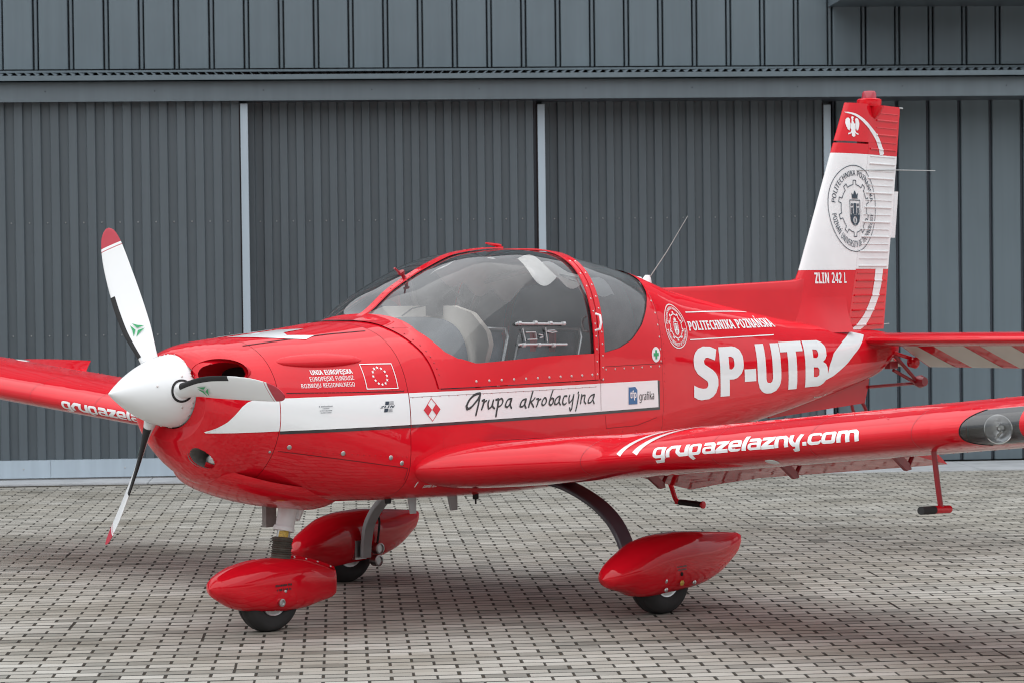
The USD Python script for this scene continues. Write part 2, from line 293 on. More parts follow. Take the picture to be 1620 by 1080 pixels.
# ------------------------------------------------------------------ hangar
hangar = thing('hangar', 'dark grey metal hangar with corrugated sliding doors behind the airplane', 'building')
HX0, HX1 = -13.0, 17.0
def extr_profile(prof, z0, z1):
    """open polyline prof (x, y) extruded vertically as a sheet with a little thickness"""
    p = np.asarray(prof, float); V = np.stack([np.c_[p, np.full(len(p), z0)], np.c_[p, np.full(len(p), z1)]], 0)
    return grid(V)
def corrugated(x0, x1, y, z0, z1, period, depth=0.032):
    prof = []; x = x0; top, sl = period * 0.44, period * 0.06
    while x < x1:
        prof += [(x, y), (x + top, y), (x + top + sl, y + depth), (x + period - sl, y + depth)]; x += period
    prof = [q for q in prof if q[0] <= x1]
    return extr_profile(prof, z0, z1)
YW = 22.66
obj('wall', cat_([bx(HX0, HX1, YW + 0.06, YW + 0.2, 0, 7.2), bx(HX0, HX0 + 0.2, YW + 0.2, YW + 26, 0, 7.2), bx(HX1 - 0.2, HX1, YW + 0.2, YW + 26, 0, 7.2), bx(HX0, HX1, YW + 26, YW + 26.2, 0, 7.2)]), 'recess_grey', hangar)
obj('roof', bx(HX0 - 0.3, HX1 + 0.3, YW - 0.2, YW + 26.5, 7.2, 7.4), 'fascia_grey', hangar)
def cassette(x0, x1, y, z0, z1, depth=0.045):
    """one proud wall panel with folded, rounded long edges and a closed bottom"""
    r = 0.012
    prof = [(x0, y + depth), (x0, y + r), (x0 + r * .3, y + r * .3), (x0 + r, y), (x1 - r, y), (x1 - r * .3, y + r * .3), (x1, y + r), (x1, y + depth)]
    m = extr_profile(prof, z0, z1); cap = trimesh.creation.triangulate_polygon(Polygon(prof), engine='earcut')
    caps = [trimesh.Trimesh(np.c_[cap[0], np.full(len(cap[0]), z)], cap[1], process=False) for z in (z0, z1)]
    return cat_([m] + caps)
PIT = 0.3262; PXREF = 0.0
# upper wall: X of a panel's left edge at px 4.5,y=80 -> about -3.06
up0 = -3.105
k0, k1 = int((HX0 - up0) / PIT), int((HX1 - up0) / PIT)
for k in range(k0, k1):
    a = up0 + k * PIT
    if -4.6 < a < 8.6: obj('wall_panel', cassette(a, a + 0.268, YW - 0.06, 3.80, 7.15), 'wall_grey', hangar)
obj('wall_panels_beside', cat_([cassette(up0 + k * PIT, up0 + k * PIT + .268, YW - 0.06, 3.80, 7.15) for k in range(k0, k1) if not -4.6 < up0 + k * PIT < 8.6]), 'wall_grey', hangar, kind='stuff')
obj('groove_ribs', cat_([cassette(up0 + k * PIT + 0.283, up0 + k * PIT + 0.313, YW - 0.046, 3.80, 7.15, 0.10) for k in range(k0, k1)]), 'wall_grey', hangar, kind='stuff')
obj('wall_flashing', bx(HX0, HX1, YW - 0.075, YW + 0.06, 3.766, 3.786), 'wall_grey', hangar)
obj('wall_dark_backing', bx(HX0, HX1, YW - 0.046, YW - 0.03, 3.70, 3.765), 'dark_gap', hangar)  # near-black backing: shade behind the roof teeth put into its colour
# canopy over the doors: corrugated roof edge, gutter board, fascia and soffit
YF = 22.05
prof = []
x = -9.0
while x < 13.0:
    prof += [(x, 0.0), (x + 0.032, 0.034), (x + 0.042, 0.034), (x + 0.074, 0.0)]; x += 0.0815
pr = np.array(prof)
V = np.stack([np.c_[pr[:, 0], np.full(len(pr), YF - 0.02), 3.682 + pr[:, 1]], np.c_[pr[:, 0], np.full(len(pr), YW - 0.05), 3.722 + pr[:, 1]]], 0)
obj('canopy_roof_sheet', grid(V), 'fascia_grey', hangar)
obj('gutter', cat_([bx(HX0, HX1, YF - 0.06, YF - 0.048, 3.628, 3.686), bx(HX0, HX1, YF - 0.06, YF + 0.02, 3.628, 3.640)]), 'wall_grey', hangar)
obj('fascia', bx(HX0, HX1, YF, YF + 0.012, 3.452, 3.626), 'fascia_grey', hangar)
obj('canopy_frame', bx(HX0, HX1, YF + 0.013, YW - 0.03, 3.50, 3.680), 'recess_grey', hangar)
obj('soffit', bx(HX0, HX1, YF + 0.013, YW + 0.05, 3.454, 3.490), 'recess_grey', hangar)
scr = [disc((x, YF - 0.001, 3.548), (0, -1, 0), 0.007, 0.004, 6) for x in np.arange(-8.6, 13, 0.99)]
obj('fascia_screws', cat_(scr), 'recess_grey', hangar, kind='stuff')
# upper eave of the taller roof at the right
obj('upper_eave', cat_([bx(4.68, HX1, YW - 0.75, YW - 0.05, 4.352, 4.62), bx(4.66, HX1, YW - 0.78, YW - 0.752, 4.335, 4.66)]), 'fascia_grey', hangar)
# sliding doors, each one a step further back
doors = [(-11.5, -0.829, 22.14, 0.1643, -0.898, 'corrugated'), (-0.829, 1.928, 22.30, 0.1527, 1.856, 'corrugated'), (1.928, 4.660, 22.45, 0.1530, 4.590, 'corrugated')]
for i, (a, b, y, per, post, _) in enumerate(doors):
    d = UsdGeom.Xform.Define(stage, path_for(P(hangar), 'sliding_door'))
    tag(d, ['front sliding door at the left with pale edge post', 'middle sliding door behind the propeller and canopy', 'rear sliding door next to the tail fin'][i])
    a0 = a if i == 0 else a - 0.02
    sh = corrugated(a0, b - 0.075, y, 0.186, 3.4535, per)
    obj('corrugated_sheet', sh, 'door_grey', d)
    obj('edge_post', cat_([bx(post, post + 0.066, y - 0.028, y + 0.055, 0.024, 3.430 - 0.012 * i)]), 'galvanised', d)
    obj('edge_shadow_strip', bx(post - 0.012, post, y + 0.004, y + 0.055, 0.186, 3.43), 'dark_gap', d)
    nf = int((b - 0.075 - a0) / 2.1) + 1; fx = np.linspace(a0, b - 0.08, nf + 1)
    obj('bottom_flashing', cat_([bx(p_ + 0.0015, q_ - 0.0015, y - 0.012, y + 0.03, 0.024, 0.188) for p_, q_ in zip(fx[:-1], fx[1:])]), 'galvanised', d)
    obj('door_core', bx(a0, b - 0.08, y + 0.045, y + 0.075, 0.03, 3.4535), 'recess_grey', d)
    sc = [disc((x, y - 0.0005 + 0.0325, z), (0, -1, 0), 0.0075, 0.006, 6) for z in (2.355, 1.32, 0.9) for x in np.arange(a0 + per * 0.74, b - 0.1, per) if x > -4.5]
    sc += [disc((x, y - 0.012, 0.108), (0, -1, 0), 0.008, 0.004, 6) for x in np.arange(a0 + 0.3, b - 0.1, 0.92)]
    obj('sheet_screws', cat_(sc), 'steel', d, kind='stuff')
obj('door_rails', cat_([bx(HX0, 4.70, y - .006, y + .006, 0.0085, 0.016) for y in (22.16, 22.32, 22.47)]), 'steel', hangar, kind='stuff')
obj('door_sill', bx(HX0, 4.70, 22.425, 22.70, 0.004, 0.0085), 'concrete', hangar)
# fixed wall of wide panels to the right of the doors
lw0 = 4.735
for k in range(0, 38):
    a = lw0 + k * 0.3045
    if a + 0.3 > HX1: break
    obj('lower_panel', cassette(a + 0.006, a + 0.278, YW - 0.06, 0.010, 3.4535), 'wall_grey', hangar)
obj('lower_panel_ribs', cat_([cassette(lw0 + k * 0.3045 - 0.0235, lw0 + k * 0.3045 + 0.002, YW - 0.034, 0.010, 3.4535, 0.09) for k in range(0, 38)]), 'recess_grey', hangar, kind='stuff')

# ------------------------------------------------------------------ far row of trees across the airfield, mirrored in the paint and the glass
plain('far_leaves', (0.045, 0.062, 0.035), 0.8, var=0.4, vscale=0.6)
tr_ = []
for k in range(120):
    x = -190 + 3.2 * k + rng.normal(0, 1.2); y = -62 + rng.normal(0, 5); h = 11.0 + rng.random() * 7.0; r = 2.8 + rng.random() * 2.0
    m = trimesh.creation.icosphere(subdivisions=2); n_ = meshkit.fbm(m.vertices * 1.7 + k * 3.1, 3, 5)[:, None]; m.vertices *= (.62 + .75 * n_) * [r, r, h * .52]; m.apply_translation((x, y, h * .55)); tr_.append(m)
    tr_.append(trimesh.creation.cylinder(radius=.22, height=h * .4, sections=6, transform=trimesh.transformations.translation_matrix((x, y, h * .2))))
tl_o = obj('treeline', cat_(tr_), 'far_leaves'); tag(tl_o, 'far row of dark green trees across the airfield, mirrored in the paint', 'trees', None, 'stuff')

# ------------------------------------------------------------------ airplane
plane = thing('airplane', 'red and white low-wing aerobatic airplane parked in front of the hangar', 'airplane', (-0.38620, 12.03260, 0.0), -136.21435)
FT = np.array([[0.61, 0.255, 1.375, 0.985, 1.18, 2.0, 2.0], [0.595, 0.3, 1.402, 0.94, 1.18, 2.1, 2.0], [0.55, 0.35, 1.43, 0.865, 1.16, 2.2, 1.9], [0.45, 0.402, 1.456, 0.78, 1.13, 2.3, 1.9], [0.3, 0.437, 1.472, 0.72, 1.1, 2.35, 1.9], [0.05, 0.52, 1.492, 0.67, 1.05, 2.5, 2.2], [-0.2, 0.576, 1.512, 0.64, 1.0, 2.7, 2.8], [-0.42, 0.604, 1.535, 0.632, 0.97, 2.8, 3.6], [-0.64, 0.61, 1.555, 0.625, 0.97, 2.85, 4.2], [-0.9, 0.61, 1.704, 0.615, 1.05, 2.9, 4.6], [-1.15, 0.606, 1.818, 0.608, 1.1, 3.0, 4.8], [-1.4, 0.6, 1.896, 0.603, 1.15, 3.1, 4.8], [-1.7, 0.585, 1.922, 0.602, 1.18, 3.2, 4.6], [-1.95, 0.562, 1.91, 0.61, 1.18, 3.2, 4.4], [-2.25, 0.535, 1.868, 0.64, 1.16, 3.2, 4.0], [-2.57, 0.505, 1.808, 0.685, 1.12, 3.1, 3.6], [-3.06, 0.437, 1.69, 0.735, 1.12, 2.7, 3.0], [-3.5, 0.373, 1.615, 0.79, 1.12, 2.5, 2.8], [-4.0, 0.303, 1.535, 0.858, 1.14, 2.5, 2.7], [-4.6, 0.22, 1.458, 0.94, 1.17, 2.5, 2.6], [-5.1, 0.152, 1.415, 1.026, 1.2, 2.5, 2.5], [-5.45, 0.102, 1.395, 1.098, 1.22, 2.4, 2.3], [-5.62, 0.07, 1.372, 1.18, 1.27, 2.2, 2.2]])
_o = np.argsort(FT[:, 0]); _ff = PchipInterpolator(FT[_o, 0], FT[_o, 1:], axis=0)
def fp(x): return _ff(np.clip(x, -5.62, .61))
def fy(x, z):
    Q = fp(np.asarray(x, float)); w, zt, zb, zm, nu, nl = [Q[..., i] for i in range(6)]; z = np.asarray(z, float)
    H = np.where(z > zm, zt - zm, zm - zb); n = np.where(z > zm, nu, nl)
    return w * (1 - np.clip(np.abs(z - zm) / H, 0, 1) ** n) ** (1 / n)
def ring(x, n=72, d=0.0):
    w, zt, zb, zm, nu, nl = fp(x)
    t = np.linspace(0, 2 * np.pi, n, endpoint=False); c, s = np.cos(t), np.sin(t)
    e = np.where(s >= 0, 2 / nu, 2 / nl)
    y = (w + d) * np.sign(c) * np.abs(c) ** e; z = np.where(s >= 0, zm + (zt + d - zm) * np.abs(s) ** e, zm - (zm - zb + d) * np.abs(s) ** e)
    return np.c_[np.full(n, x), y, z]
def arc_ring(x, zlim, d=0.0, n=60, upper=False):
    """part of the section below zlim (or above it): from left side round to the right side"""
    R = ring(x, 720, d); w, zt, zb, zm, nu, nl = fp(x)
    if upper:
        m = R[:, 2] >= zlim; S = R[m]; S = S[np.argsort(-np.arctan2(S[:, 2] - zm, S[:, 1]) if False else np.arctan2(S[:, 2] - min(zm, zlim - .05), S[:, 1]))]
    else:
        m = R[:, 2] <= zlim; S = R[m]; a = np.arctan2(-(S[:, 2] - max(zm, zlim + .05)), S[:, 1]); S = S[np.argsort(a)]
    yl = float(fy(x, zlim)) + d if zlim < zt else 0.0
    S = np.vstack([[x, yl, zlim], S, [x, -yl, zlim]])
    dl = np.r_[0, np.cumsum(np.linalg.norm(np.diff(S, axis=0), axis=1))]; u = np.linspace(0, dl[-1], n)
    return np.stack([np.interp(u, dl, S[:, i]) for i in range(3)], 1)
def stations(a, b, step=0.06): return np.linspace(a, b, max(2, int(abs(b - a) / step) + 1))
fus = UsdGeom.Xform.Define(stage, path_for(P(plane), 'fuselage'))
# nose bowl with inlet lips
nose = np.array([ring(x, 96) for x in np.r_[0.61, 0.604, 0.595, 0.58, 0.56, 0.53, stations(0.50, 0.299, 0.025)]])
lip = np.array([ring(0.61, 96, -0.0)]); ti = np.linspace(0, 2 * np.pi, 96, endpoint=False); inner = np.c_[np.full(96, 0.603), .183 * np.cos(ti), 1.228 + .183 * np.sin(ti)]
nose_m = grid(np.vstack([inner[None], nose]), close_v=True)
def in_inlet(c, side):
    """air inlet openings each side of the spinner and the small chin inlet"""
    x, y, z = c.T
    up = (((z - 1.316) / 0.052) ** 2 + ((y - side * 0.300) / 0.098) ** 2 + ((x - 0.60) / 0.175) ** 4 < 1) & (x > 0.44)
    return up
c = nose_m.triangles_center
nose_m = nose_m.subdivide().subdivide(); c = nose_m.triangles_center
chin_hole = (((c[:, 2] - 0.905) / 0.052) ** 2 + ((c[:, 1] - 0.152) / 0.055) ** 2 < 1) & (c[:, 0] > 0.42)
keep = ~(in_inlet(c, 1) | in_inlet(c, -1) | chin_hole)
nose_m.update_faces(keep); nose_m.remove_unreferenced_vertices()
obj('engine_cowl', nose_m, 'red_paint', fus, smooth=40)
def duct(c0, a, b, depth_dir, n=36):
    g = np.arange(n) * 2 * np.pi / n
    rings = []
    for s, k in ((0, 1.06), (0.05, 0.98), (0.13, 0.8), (0.2, 0.62)):
        rings.append(np.asarray(c0) + np.cos(g)[:, None] * np.asarray(a) * k + np.sin(g)[:, None] * np.asarray(b) * k + np.asarray(depth_dir) * s)
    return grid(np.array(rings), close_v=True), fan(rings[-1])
for s in (1, -1):
    dw, de = duct((0.535, s * 0.275, 1.318), (-0.075, s * 0.11, 0.0), (0, 0.0, 0.062), (-0.9, -s * 0.35, -0.1)); ai_ = obj('air_inlet', dw, 'inlet_red', fus, smooth=40); obj('inlet_dark_end', de, 'dark_gap', ai_)  # near-black cap ends the duct; the dark of its depth is in the colour
obj('chin_inlet', cat_(duct((0.52, 0.150, 0.905), (-0.055, 0.058, 0.0), (0.03, 0.0, 0.055), (-1, -0.3, 0.1))), 'dirty_grey', fus, smooth=40)
obj('chin_lamp', revolve((0.455, 0.135, 0.885), (0.8, 0.5, -0.2), [(0, .04), (0.02, .038), (0.03, .02)], 20), 'steel', fus, smooth=40)
rear_face = ring(0.607, 60) * [1, .9, 1]; rear_face[:, 2] = 1.18 + (rear_face[:, 2] - 1.18) * .9; rear_face[:, 0] = 0.585
obj('cowl_front_bulkhead', fan(rear_face), 'dark_gap', fus)
ch = []
for x, hw, zb_ in ((0.50, .10, .828), (0.42, .18, .765), (0.3, .25, .700), (0.1, .262, .641), (-0.1, .25, .606), (-0.24, .232, .590), (-0.262, .222, .592)):
    t = np.linspace(0, np.pi, 25); zt_ = float(fp(x)[2]) + 0.07
    ch.append(np.vstack([np.c_[np.full(25, x), hw * np.cos(t) * (1 + .25 * (1 - np.sin(t))), zt_ - (zt_ - zb_) * np.sin(t) ** .75]]))
ch = PchipInterpolator(-np.array([.50, .42, .3, .1, -.1, -.24, -.262]), np.array(ch), axis=0)(np.linspace(-.5, .262, 24))
obj('cowl_chin', grid(ch), 'red_paint', fus, smooth=50)
obj('cowl_outlet', fan(np.vstack([ch[-1], ch[-1][::-1] * [1, .8, 1] + [0.03, 0, 0.02]])), 'dark_gap', fus)
obj('cowl_panel', grid(np.array([ring(x) for x in stations(0.2965, -0.4235)]), close_v=True), 'red_paint', fus, smooth=50)
ZS = 1.197
def zlim_rear(x): return float(np.interp(-x, [1.93, 1.98, 2.136, 2.265, 2.376, 2.457, 2.538, 2.5645], [1.343, 1.343, 1.366, 1.408, 1.484, 1.571, 1.671, 1.74]))
cab = [grid(np.array([ring(x) for x in stations(-0.4262, -0.655, .04)]), close_v=True), grid(np.array([arc_ring(x, ZS) for x in stations(-0.655, -1.93, .06)])),
       grid(np.array([arc_ring(x, zlim_rear(x), n=90) for x in np.r_[stations(-1.93, -2.5, .03), stations(-2.505, -2.563, .01)]]))]
obj('cabin_shell', cat_(cab), 'red_paint', fus, smooth=50)
tail_x = np.r_[stations(-2.5655, -5.55, .07), -5.59, -5.62]
tl = np.array([ring(x, 72) for x in tail_x]); end = [tl[-1].mean(0) + (tl[-1] - tl[-1].mean(0)) * [1, k, k] + [dx, 0, 0] for k, dx in ((.93, -.04), (.75, -.075), (.45, -.1), (.1, -.11))]
obj('rear_fuselage', grid(np.vstack([tl, end]), close_v=True), 'red_paint', fus, smooth=50)
lin = np.array([ring(x, 60, -0.007) for x in np.r_[stations(0.33, -0.64, .1)]]); lin2 = np.array([ring(x, 60, -0.007) for x in stations(-2.40, -2.75, .1)])
lin3 = np.array([arc_ring(x, ZS - 0.004, -0.02) for x in stations(-0.64, -2.35, .1)])
obj('seam_liner', grid(lin, close_v=True), 'dark_gap', fus); obj('seam_liner', grid(lin2[1:], close_v=True), 'dark_gap', fus)
obj('cabin_lining', cat_([grid(lin3), fan(ring(-0.66, 60, -0.02)), fan(ring(-2.36, 60, -0.03))]), 'cabin_dark', fus)
# ---- canopy
can = UsdGeom.Xform.Define(stage, path_for(P(plane), 'canopy'))
def glass_low(x): return float(np.interp(-x, [.62, .66, .68, .703, .735, .807, .913, 1.139, 1.494, 1.93], [1.57, 1.55, 1.47, 1.429, 1.381, 1.347, 1.318, 1.327, 1.34, 1.343]))
gl = np.array([arc_ring(x, 1.29, -0.006, 80, True) for x in np.r_[stations(-0.63, -1.0, .03), stations(-1.05, -1.94, .05)]])
obj('canopy_glass', face_out(grid(gl), (-1.4, 0, 1.0)), 'pane', can, smooth=60)
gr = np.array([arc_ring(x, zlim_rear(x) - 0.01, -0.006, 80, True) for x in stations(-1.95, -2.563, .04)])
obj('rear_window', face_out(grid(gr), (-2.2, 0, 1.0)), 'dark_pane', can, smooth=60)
# red skirt: front arc (both sides) and side bands
def sec_pt(x, z, side, d=0.006):
    y = fy(x, z); P0 = np.stack([x, y, z], -1)
    e = 1e-3; n = np.stack([-(fy(x + e, z) - fy(x - e, z)) / (2 * e), np.ones_like(y), -(fy(x, z + e) - fy(x, z - e)) / (2 * e)], -1)
    n = np.clip(n, -6, 6); n /= np.linalg.norm(n, axis=-1, keepdims=True); q = P0 + n * d; q[..., 1] *= side
    return q
zf = np.array([ZS + .004, 1.22, 1.27, 1.32, 1.347, 1.381, 1.429, 1.485, 1.52, 1.5405])
xf0 = np.interp(zf, [1.2, 1.32, 1.391, 1.455, 1.512, 1.536, 1.545], [-.636, -.617, -.597, -.56, -.527, -.513, -.507])
def skirt(side):
    parts = []
    # front arc rows at levels between top and 1.345: param by angle using y-levels near the crown
    lv = np.r_[np.linspace(1.345, 1.50, 10)]
    xg = np.interp(lv, [1.345, 1.381, 1.429, 1.485, 1.541], [-.80, -.735, -.703, -.671, -.673]); x0 = np.interp(lv, zf, xf0)
    U = np.linspace(0, 1, 9)
    X = x0[:, None] + (xg - x0)[:, None] * U; Z = np.repeat(lv[:, None], 9, 1)
    A = sec_pt(X, Z, side)
    # crown rows: sections by angle
    rows = []
    for t in np.linspace(0, 1, 10):
        r0x = -.533 + .028 * t; r1x = -.672 - .022 * t
        row = []
        for u in U:
            x = r0x + (r1x - r0x) * u
            zt = float(fp(x)[1]); y1 = float(fy(x, 1.50)); y = y1 * (1 - t)
            w, zt, zb, zm, nu, nl = fp(x)
            z = zm + (zt - zm) * (1 - min(1, y / w) ** nu) ** (1 / nu) + 0.006
            row.append((x, side * (y + 0.003 * (1 - t)), z))
        rows.append(row)
    B = np.array(rows)
    xs_ = np.r_[np.linspace(-.70, -1.0, 14), np.linspace(-1.05, -1.884, 18)]
    lowrow = []
    for x in xs_:
        zt_ = min(glass_low(x), 1.345) if x > -.8 else glass_low(x)
        zz = np.linspace(ZS + .004, zt_, 7); lowrow.append(sec_pt(np.full(7, x), zz, side))
    C = np.array(lowrow)
    lf = np.interp(np.linspace(ZS + .004, 1.345, 7), zf, xf0)
    F_ = np.array([sec_pt(lf + (-.70 - lf) * u, np.linspace(ZS + .004, 1.345, 7), side) for u in np.linspace(0, 1, 4)])
    for G_ in (A, B, C, F_): parts.append(grid(G_))
    return cat_(parts)
obj('canopy_skirt', cat_([skirt(1), skirt(-1)]), 'red_paint', can, smooth=35)
def band(x0, x1, d, zlow=ZS + .004, n=90, mat_='red_paint', nm='hoop'):
    R = [arc_ring(x, zlow, dd_, n, True) for x, dd_ in ((x0, d - .006), (x0 - .002, d), (x1 + .002, d), (x1, d - .006))]
    return grid(np.array(R))
obj('canopy_hoop', band(-1.886, -1.926, 0.008), 'red_paint', can, smooth=35)
obj('rear_hoop', band(-1.936, -1.984, 0.007), 'red_paint', can, smooth=35)
cs = []
for x in np.r_[stations(-.66, -1.76, .05)]:
    zt = float(fp(x)[1]) + .004; cs.append([(x, .026, zt - .004), (x, .023, zt + .003), (x, -.023, zt + .003), (x, -.026, zt - .004)])
obj('centre_strip', grid(np.array(cs)), 'red_paint', can)
obj('canopy_vent', cat_([tube([(-1.645, 0, 1.952), (-1.70, 0, 1.945), (-1.765, 0.0, 1.938)], [.004, .008, .009], 8), bx(-1.775, -1.735, -.012, .012, 1.920, 1.934)]), 'red_paint', can, smooth=40)
th = obj('air_thermometer', cat_([tube([(-1.015, 0, 1.74), (-.98, 0, 1.80)], .010, 8), revolve((-.985, 0, 1.785), (.6, 0, .8), [(0, .004), (.004, .019), (.014, .019), (.02, .006)], 12), tube([(-.99, 0, 1.775), (-0.93, 0.0, 1.815)], .006, 6), tube([(-1.0, .01, 1.77), (-1.0, 0.03, 1.715)], .006, 6)]), 'deep_red', can, smooth=40)
obj('canopy_handle', tube([(-1.90, .572, 1.556), (-1.903, .60, 1.548), (-1.898, .612, 1.51), (-1.893, .606, 1.474), (-1.89, .578, 1.466)], .007, 8), 'white_decal', can, smooth=40)
# storm window rails and small frame on the left pane
def on_side(pts, d=0.0): p = np.array(pts, float); return sec_pt(p[:, 0], p[:, 1], 1, d)
for z0, z1 in ((1.515, 1.506), (1.407, 1.398)):
    obj('vent_rail', tube(on_side([(x, np.interp(-x, [1.24, 1.64], [z0, z1])) for x in np.linspace(-1.245, -1.635, 8)], .004), .0075, 6), 'clear_plastic', can)
obj('vent_frame', cat_([tube(on_side(q, .004), .0035, 6) for q in ([(-1.29, 1.49), (-1.30, 1.42)], [(-1.47, 1.49), (-1.475, 1.415)], [(-1.31, 1.468), (-1.385, 1.468), (-1.39, 1.43), (-1.315, 1.43)], [(-1.41, 1.455), (-1.44, 1.45), (-1.44, 1.44), (-1.415, 1.437)], [(-1.48, 1.473), (-1.54, 1.474), (-1.56, 1.466), (-1.52, 1.462), (-1.48, 1.468)])] +
    [tube(on_side([(x, z), (x - .02, z)], .006), .012, 6) for x, z in ((-1.26, 1.516), (-1.38, 1.516), (-1.5, 1.512), (-1.61, 1.508), (-1.27, 1.404), (-1.39, 1.402), (-1.51, 1.398))]), 'clear_plastic', can, kind='stuff')
# ---- cockpit interior
ck = UsdGeom.Xform.Define(stage, path_for(P(plane), 'cockpit'))
dash = Polygon([(-.44, 1.2), (.44, 1.2), (.485, 1.327), (.515, 1.41), (.497, 1.476), (.392, 1.575), (.256, 1.612), (-.256, 1.612), (-.392, 1.575), (-.497, 1.476), (-.515, 1.41), (-.485, 1.327)]).buffer(-.05).buffer(.10, 12).buffer(-.05, 12)
m = trimesh.creation.extrude_polygon(dash, 0.035, engine='earcut'); m.apply_transform(np.array([[0, 0, 1, -1.14], [1, 0, 0, 0], [0, 1, 0, 0], [0, 0, 0, 1.0]])); obj('instrument_panel', m, 'beige_trim', ck, smooth=30)
hd = []
for x, s_, zt in ((-.69, .80, 1.535), (-.85, .92, 1.545), (-1.085, 1.0, 1.555)):
    t = np.linspace(0, np.pi, 30); hd.append(np.c_[np.full(30, x), .385 * s_ * np.sign(np.cos(t)) * np.abs(np.cos(t)) ** .6, 1.2 + (zt - 1.2) * np.sin(t) ** .6])
obj('glareshield', cat_([grid(np.array(hd)), fan(np.array(hd[-1]))]), 'hood_grey', ck, smooth=50)
obj('dash_device', cat_([bx(-1.10, -1.06, .10, .19, 1.56, 1.655), tube([(-1.07, .12, 1.62), (-1.0, .06, 1.60), (-.96, .02, 1.56)], .004, 6)]), 'black_rubber', ck)
obj('cockpit_floor', bx(-2.3, -.7, -.5, .5, .72, .75), 'cabin_dark', ck)
for s in (1, -1):
    y0 = .27 * s
    seat = []
    for z, x, hw, th_ in ((.95, -1.66, .20, .1), (1.1, -1.74, .215, .1), (1.3, -1.82, .21, .09), (1.40, -1.855, .19, .07), (1.455, -1.87, .165, .05)):
        t = np.arange(24) * 2 * np.pi / 24
        seat.append(np.c_[x + th_ * .5 * np.sign(np.cos(t)) * np.abs(np.cos(t)) ** .6, y0 + hw * np.sign(np.sin(t)) * np.abs(np.sin(t)) ** .6, np.full(24, z)])
    st = obj('seat', cat_([loft(seat), bx(-1.7, -1.25, y0 - .2, y0 + .2, .86, .98)]), 'seat_cloth', ck, smooth=40)
    obj('seat_frame', tube([(-1.78, y0 - .225, 1.15), (-1.865, y0 - .225, 1.43), (-1.875, y0 - .205, 1.472), (-1.877, y0, 1.478), (-1.875, y0 + .205, 1.472), (-1.865, y0 + .225, 1.43), (-1.78, y0 + .225, 1.15)], .010, 8), 'steel', st, smooth=40)
    obj('seat_belt', cat_([bx(-1.815, -1.80, y0 + .05, y0 + .09, 1.2, 1.45), bx(-1.815, -1.80, y0 - .09, y0 - .05, 1.2, 1.45)]), 'belt_red', st)
obj('control_stick', tube([(-1.25, .27, .98), (-1.28, .27, 1.2), (-1.30, .27, 1.28)], [.012, .014, .02], 8), 'black_rubber', ck)
obj('roll_bar', tube([(-2.0, .50, 1.2), (-2.02, .48, 1.55), (-2.0, .36, 1.74), (-1.97, 0, 1.80), (-2.0, -.36, 1.74), (-2.02, -.48, 1.55), (-2.0, -.50, 1.2)], .018, 8), 'steel', ck, smooth=40)
tt = np.linspace(0, 1, 26); uu = np.linspace(-.42, .42, 22)
sh = np.zeros((26, 22, 3))
for i, t_ in enumerate(tt):
    x = -1.60 - .68 * t_; w, zt, zb, zm, nu, nl = fp(x)
    for j, y in enumerate(uu):
        z = zm + (zt - zm) * (1 - (abs(y) / w) ** nu) ** (1 / nu) - .03 - .07 * abs(math.sin(t_ * 9.0 + 1.3 * y)) * (.4 + 1.2 * abs(y)) - .02 * math.sin(17 * y + 5 * t_)
        sh[i, j] = (x, y * .93, z - .05 * t_)
obj('sun_blind', grid(sh), 'shade_cloth', ck, smooth=60)
obj('headset', cat_([tube([(-1.55, -.28, 1.62), (-1.58, -.2, 1.70), (-1.6, -.12, 1.62)], .012, 8), revolve((-1.55, -.29, 1.60), (0, 1, 0), [(0, .03), (.03, .03)], 12)]), 'black_rubber', ck)

# ---- fin and rudder, dorsal fin, ventral fin
def plate(poly_le, poly_te, half, n=14, rows=None):
    """symmetric airfoil plate between two polylines (x, z) of equal length; half = half thickness at each row; closed rings in z order"""
    rings = []
    for (xl, zl), (xt, zt), h in zip(poly_le, poly_te, half):
        t = (1 - np.cos(np.linspace(0, np.pi, n))) / 2; th = h * 2.6 * (np.sqrt(t) * .62 - .30 * t - .32 * t ** 3) / .5
        up = np.c_[xl + (xt - xl) * t, th, zl + (zt - zl) * t]; dn = up[::-1] * [1, -1, 1]
        rings.append(np.vstack([up, dn[1:-1]]))
    return rings
tail = UsdGeom.Xform.Define(stage, path_for(P(plane), 'tail_fin'))
def fin_le(z): return float(np.interp(z, [1.38, 1.733, 1.786, 2.559, 2.90], [-4.42, -4.575, -4.612, -4.984, -5.157]))
def hinge(z): return float(np.interp(z, [1.40, 1.784, 2.2, 2.54, 2.9], [-5.045, -5.165, -5.262, -5.345, -5.39]))
def rud_te(z): return float(np.interp(z, [1.385, 1.8, 2.56, 2.905], [-5.580, -5.645, -5.765, -5.812]))
def half_t(z): return float(np.interp(z, [1.38, 2.0, 2.9], [.082, .062, .045]))
def skin_y(x, z):
    l, h, e = fin_le(z), hinge(z), rud_te(z); H = half_t(z)
    t = (l - x) / (l - h)
    if x > h: return H * (1 - max(0, 1 - t / .72) ** 2.2) ** .55 if t < .72 else H * (1 - .06 * (t - .72))
    return H * .93 * max(0.02, (1 - (h - x) / (h - e) * .93))
def fin_rows(z0, z1, a, b, nz, nx=22, eps=.0):
    R = []
    for z in np.linspace(z0, z1, nz):
        xa, xb = a(z), b(z); u = (1 - np.cos(np.linspace(0, np.pi, nx))) / 2; xx = xa + (xb - xa) * u
        yy = np.array([skin_y(x, z) for x in xx]); up = np.c_[xx, yy, np.full(nx, z)]; R.append(np.vstack([up, up[::-1] * [1, -1, 1]]))
    return R
hf = lambda z: hinge(z) + .005
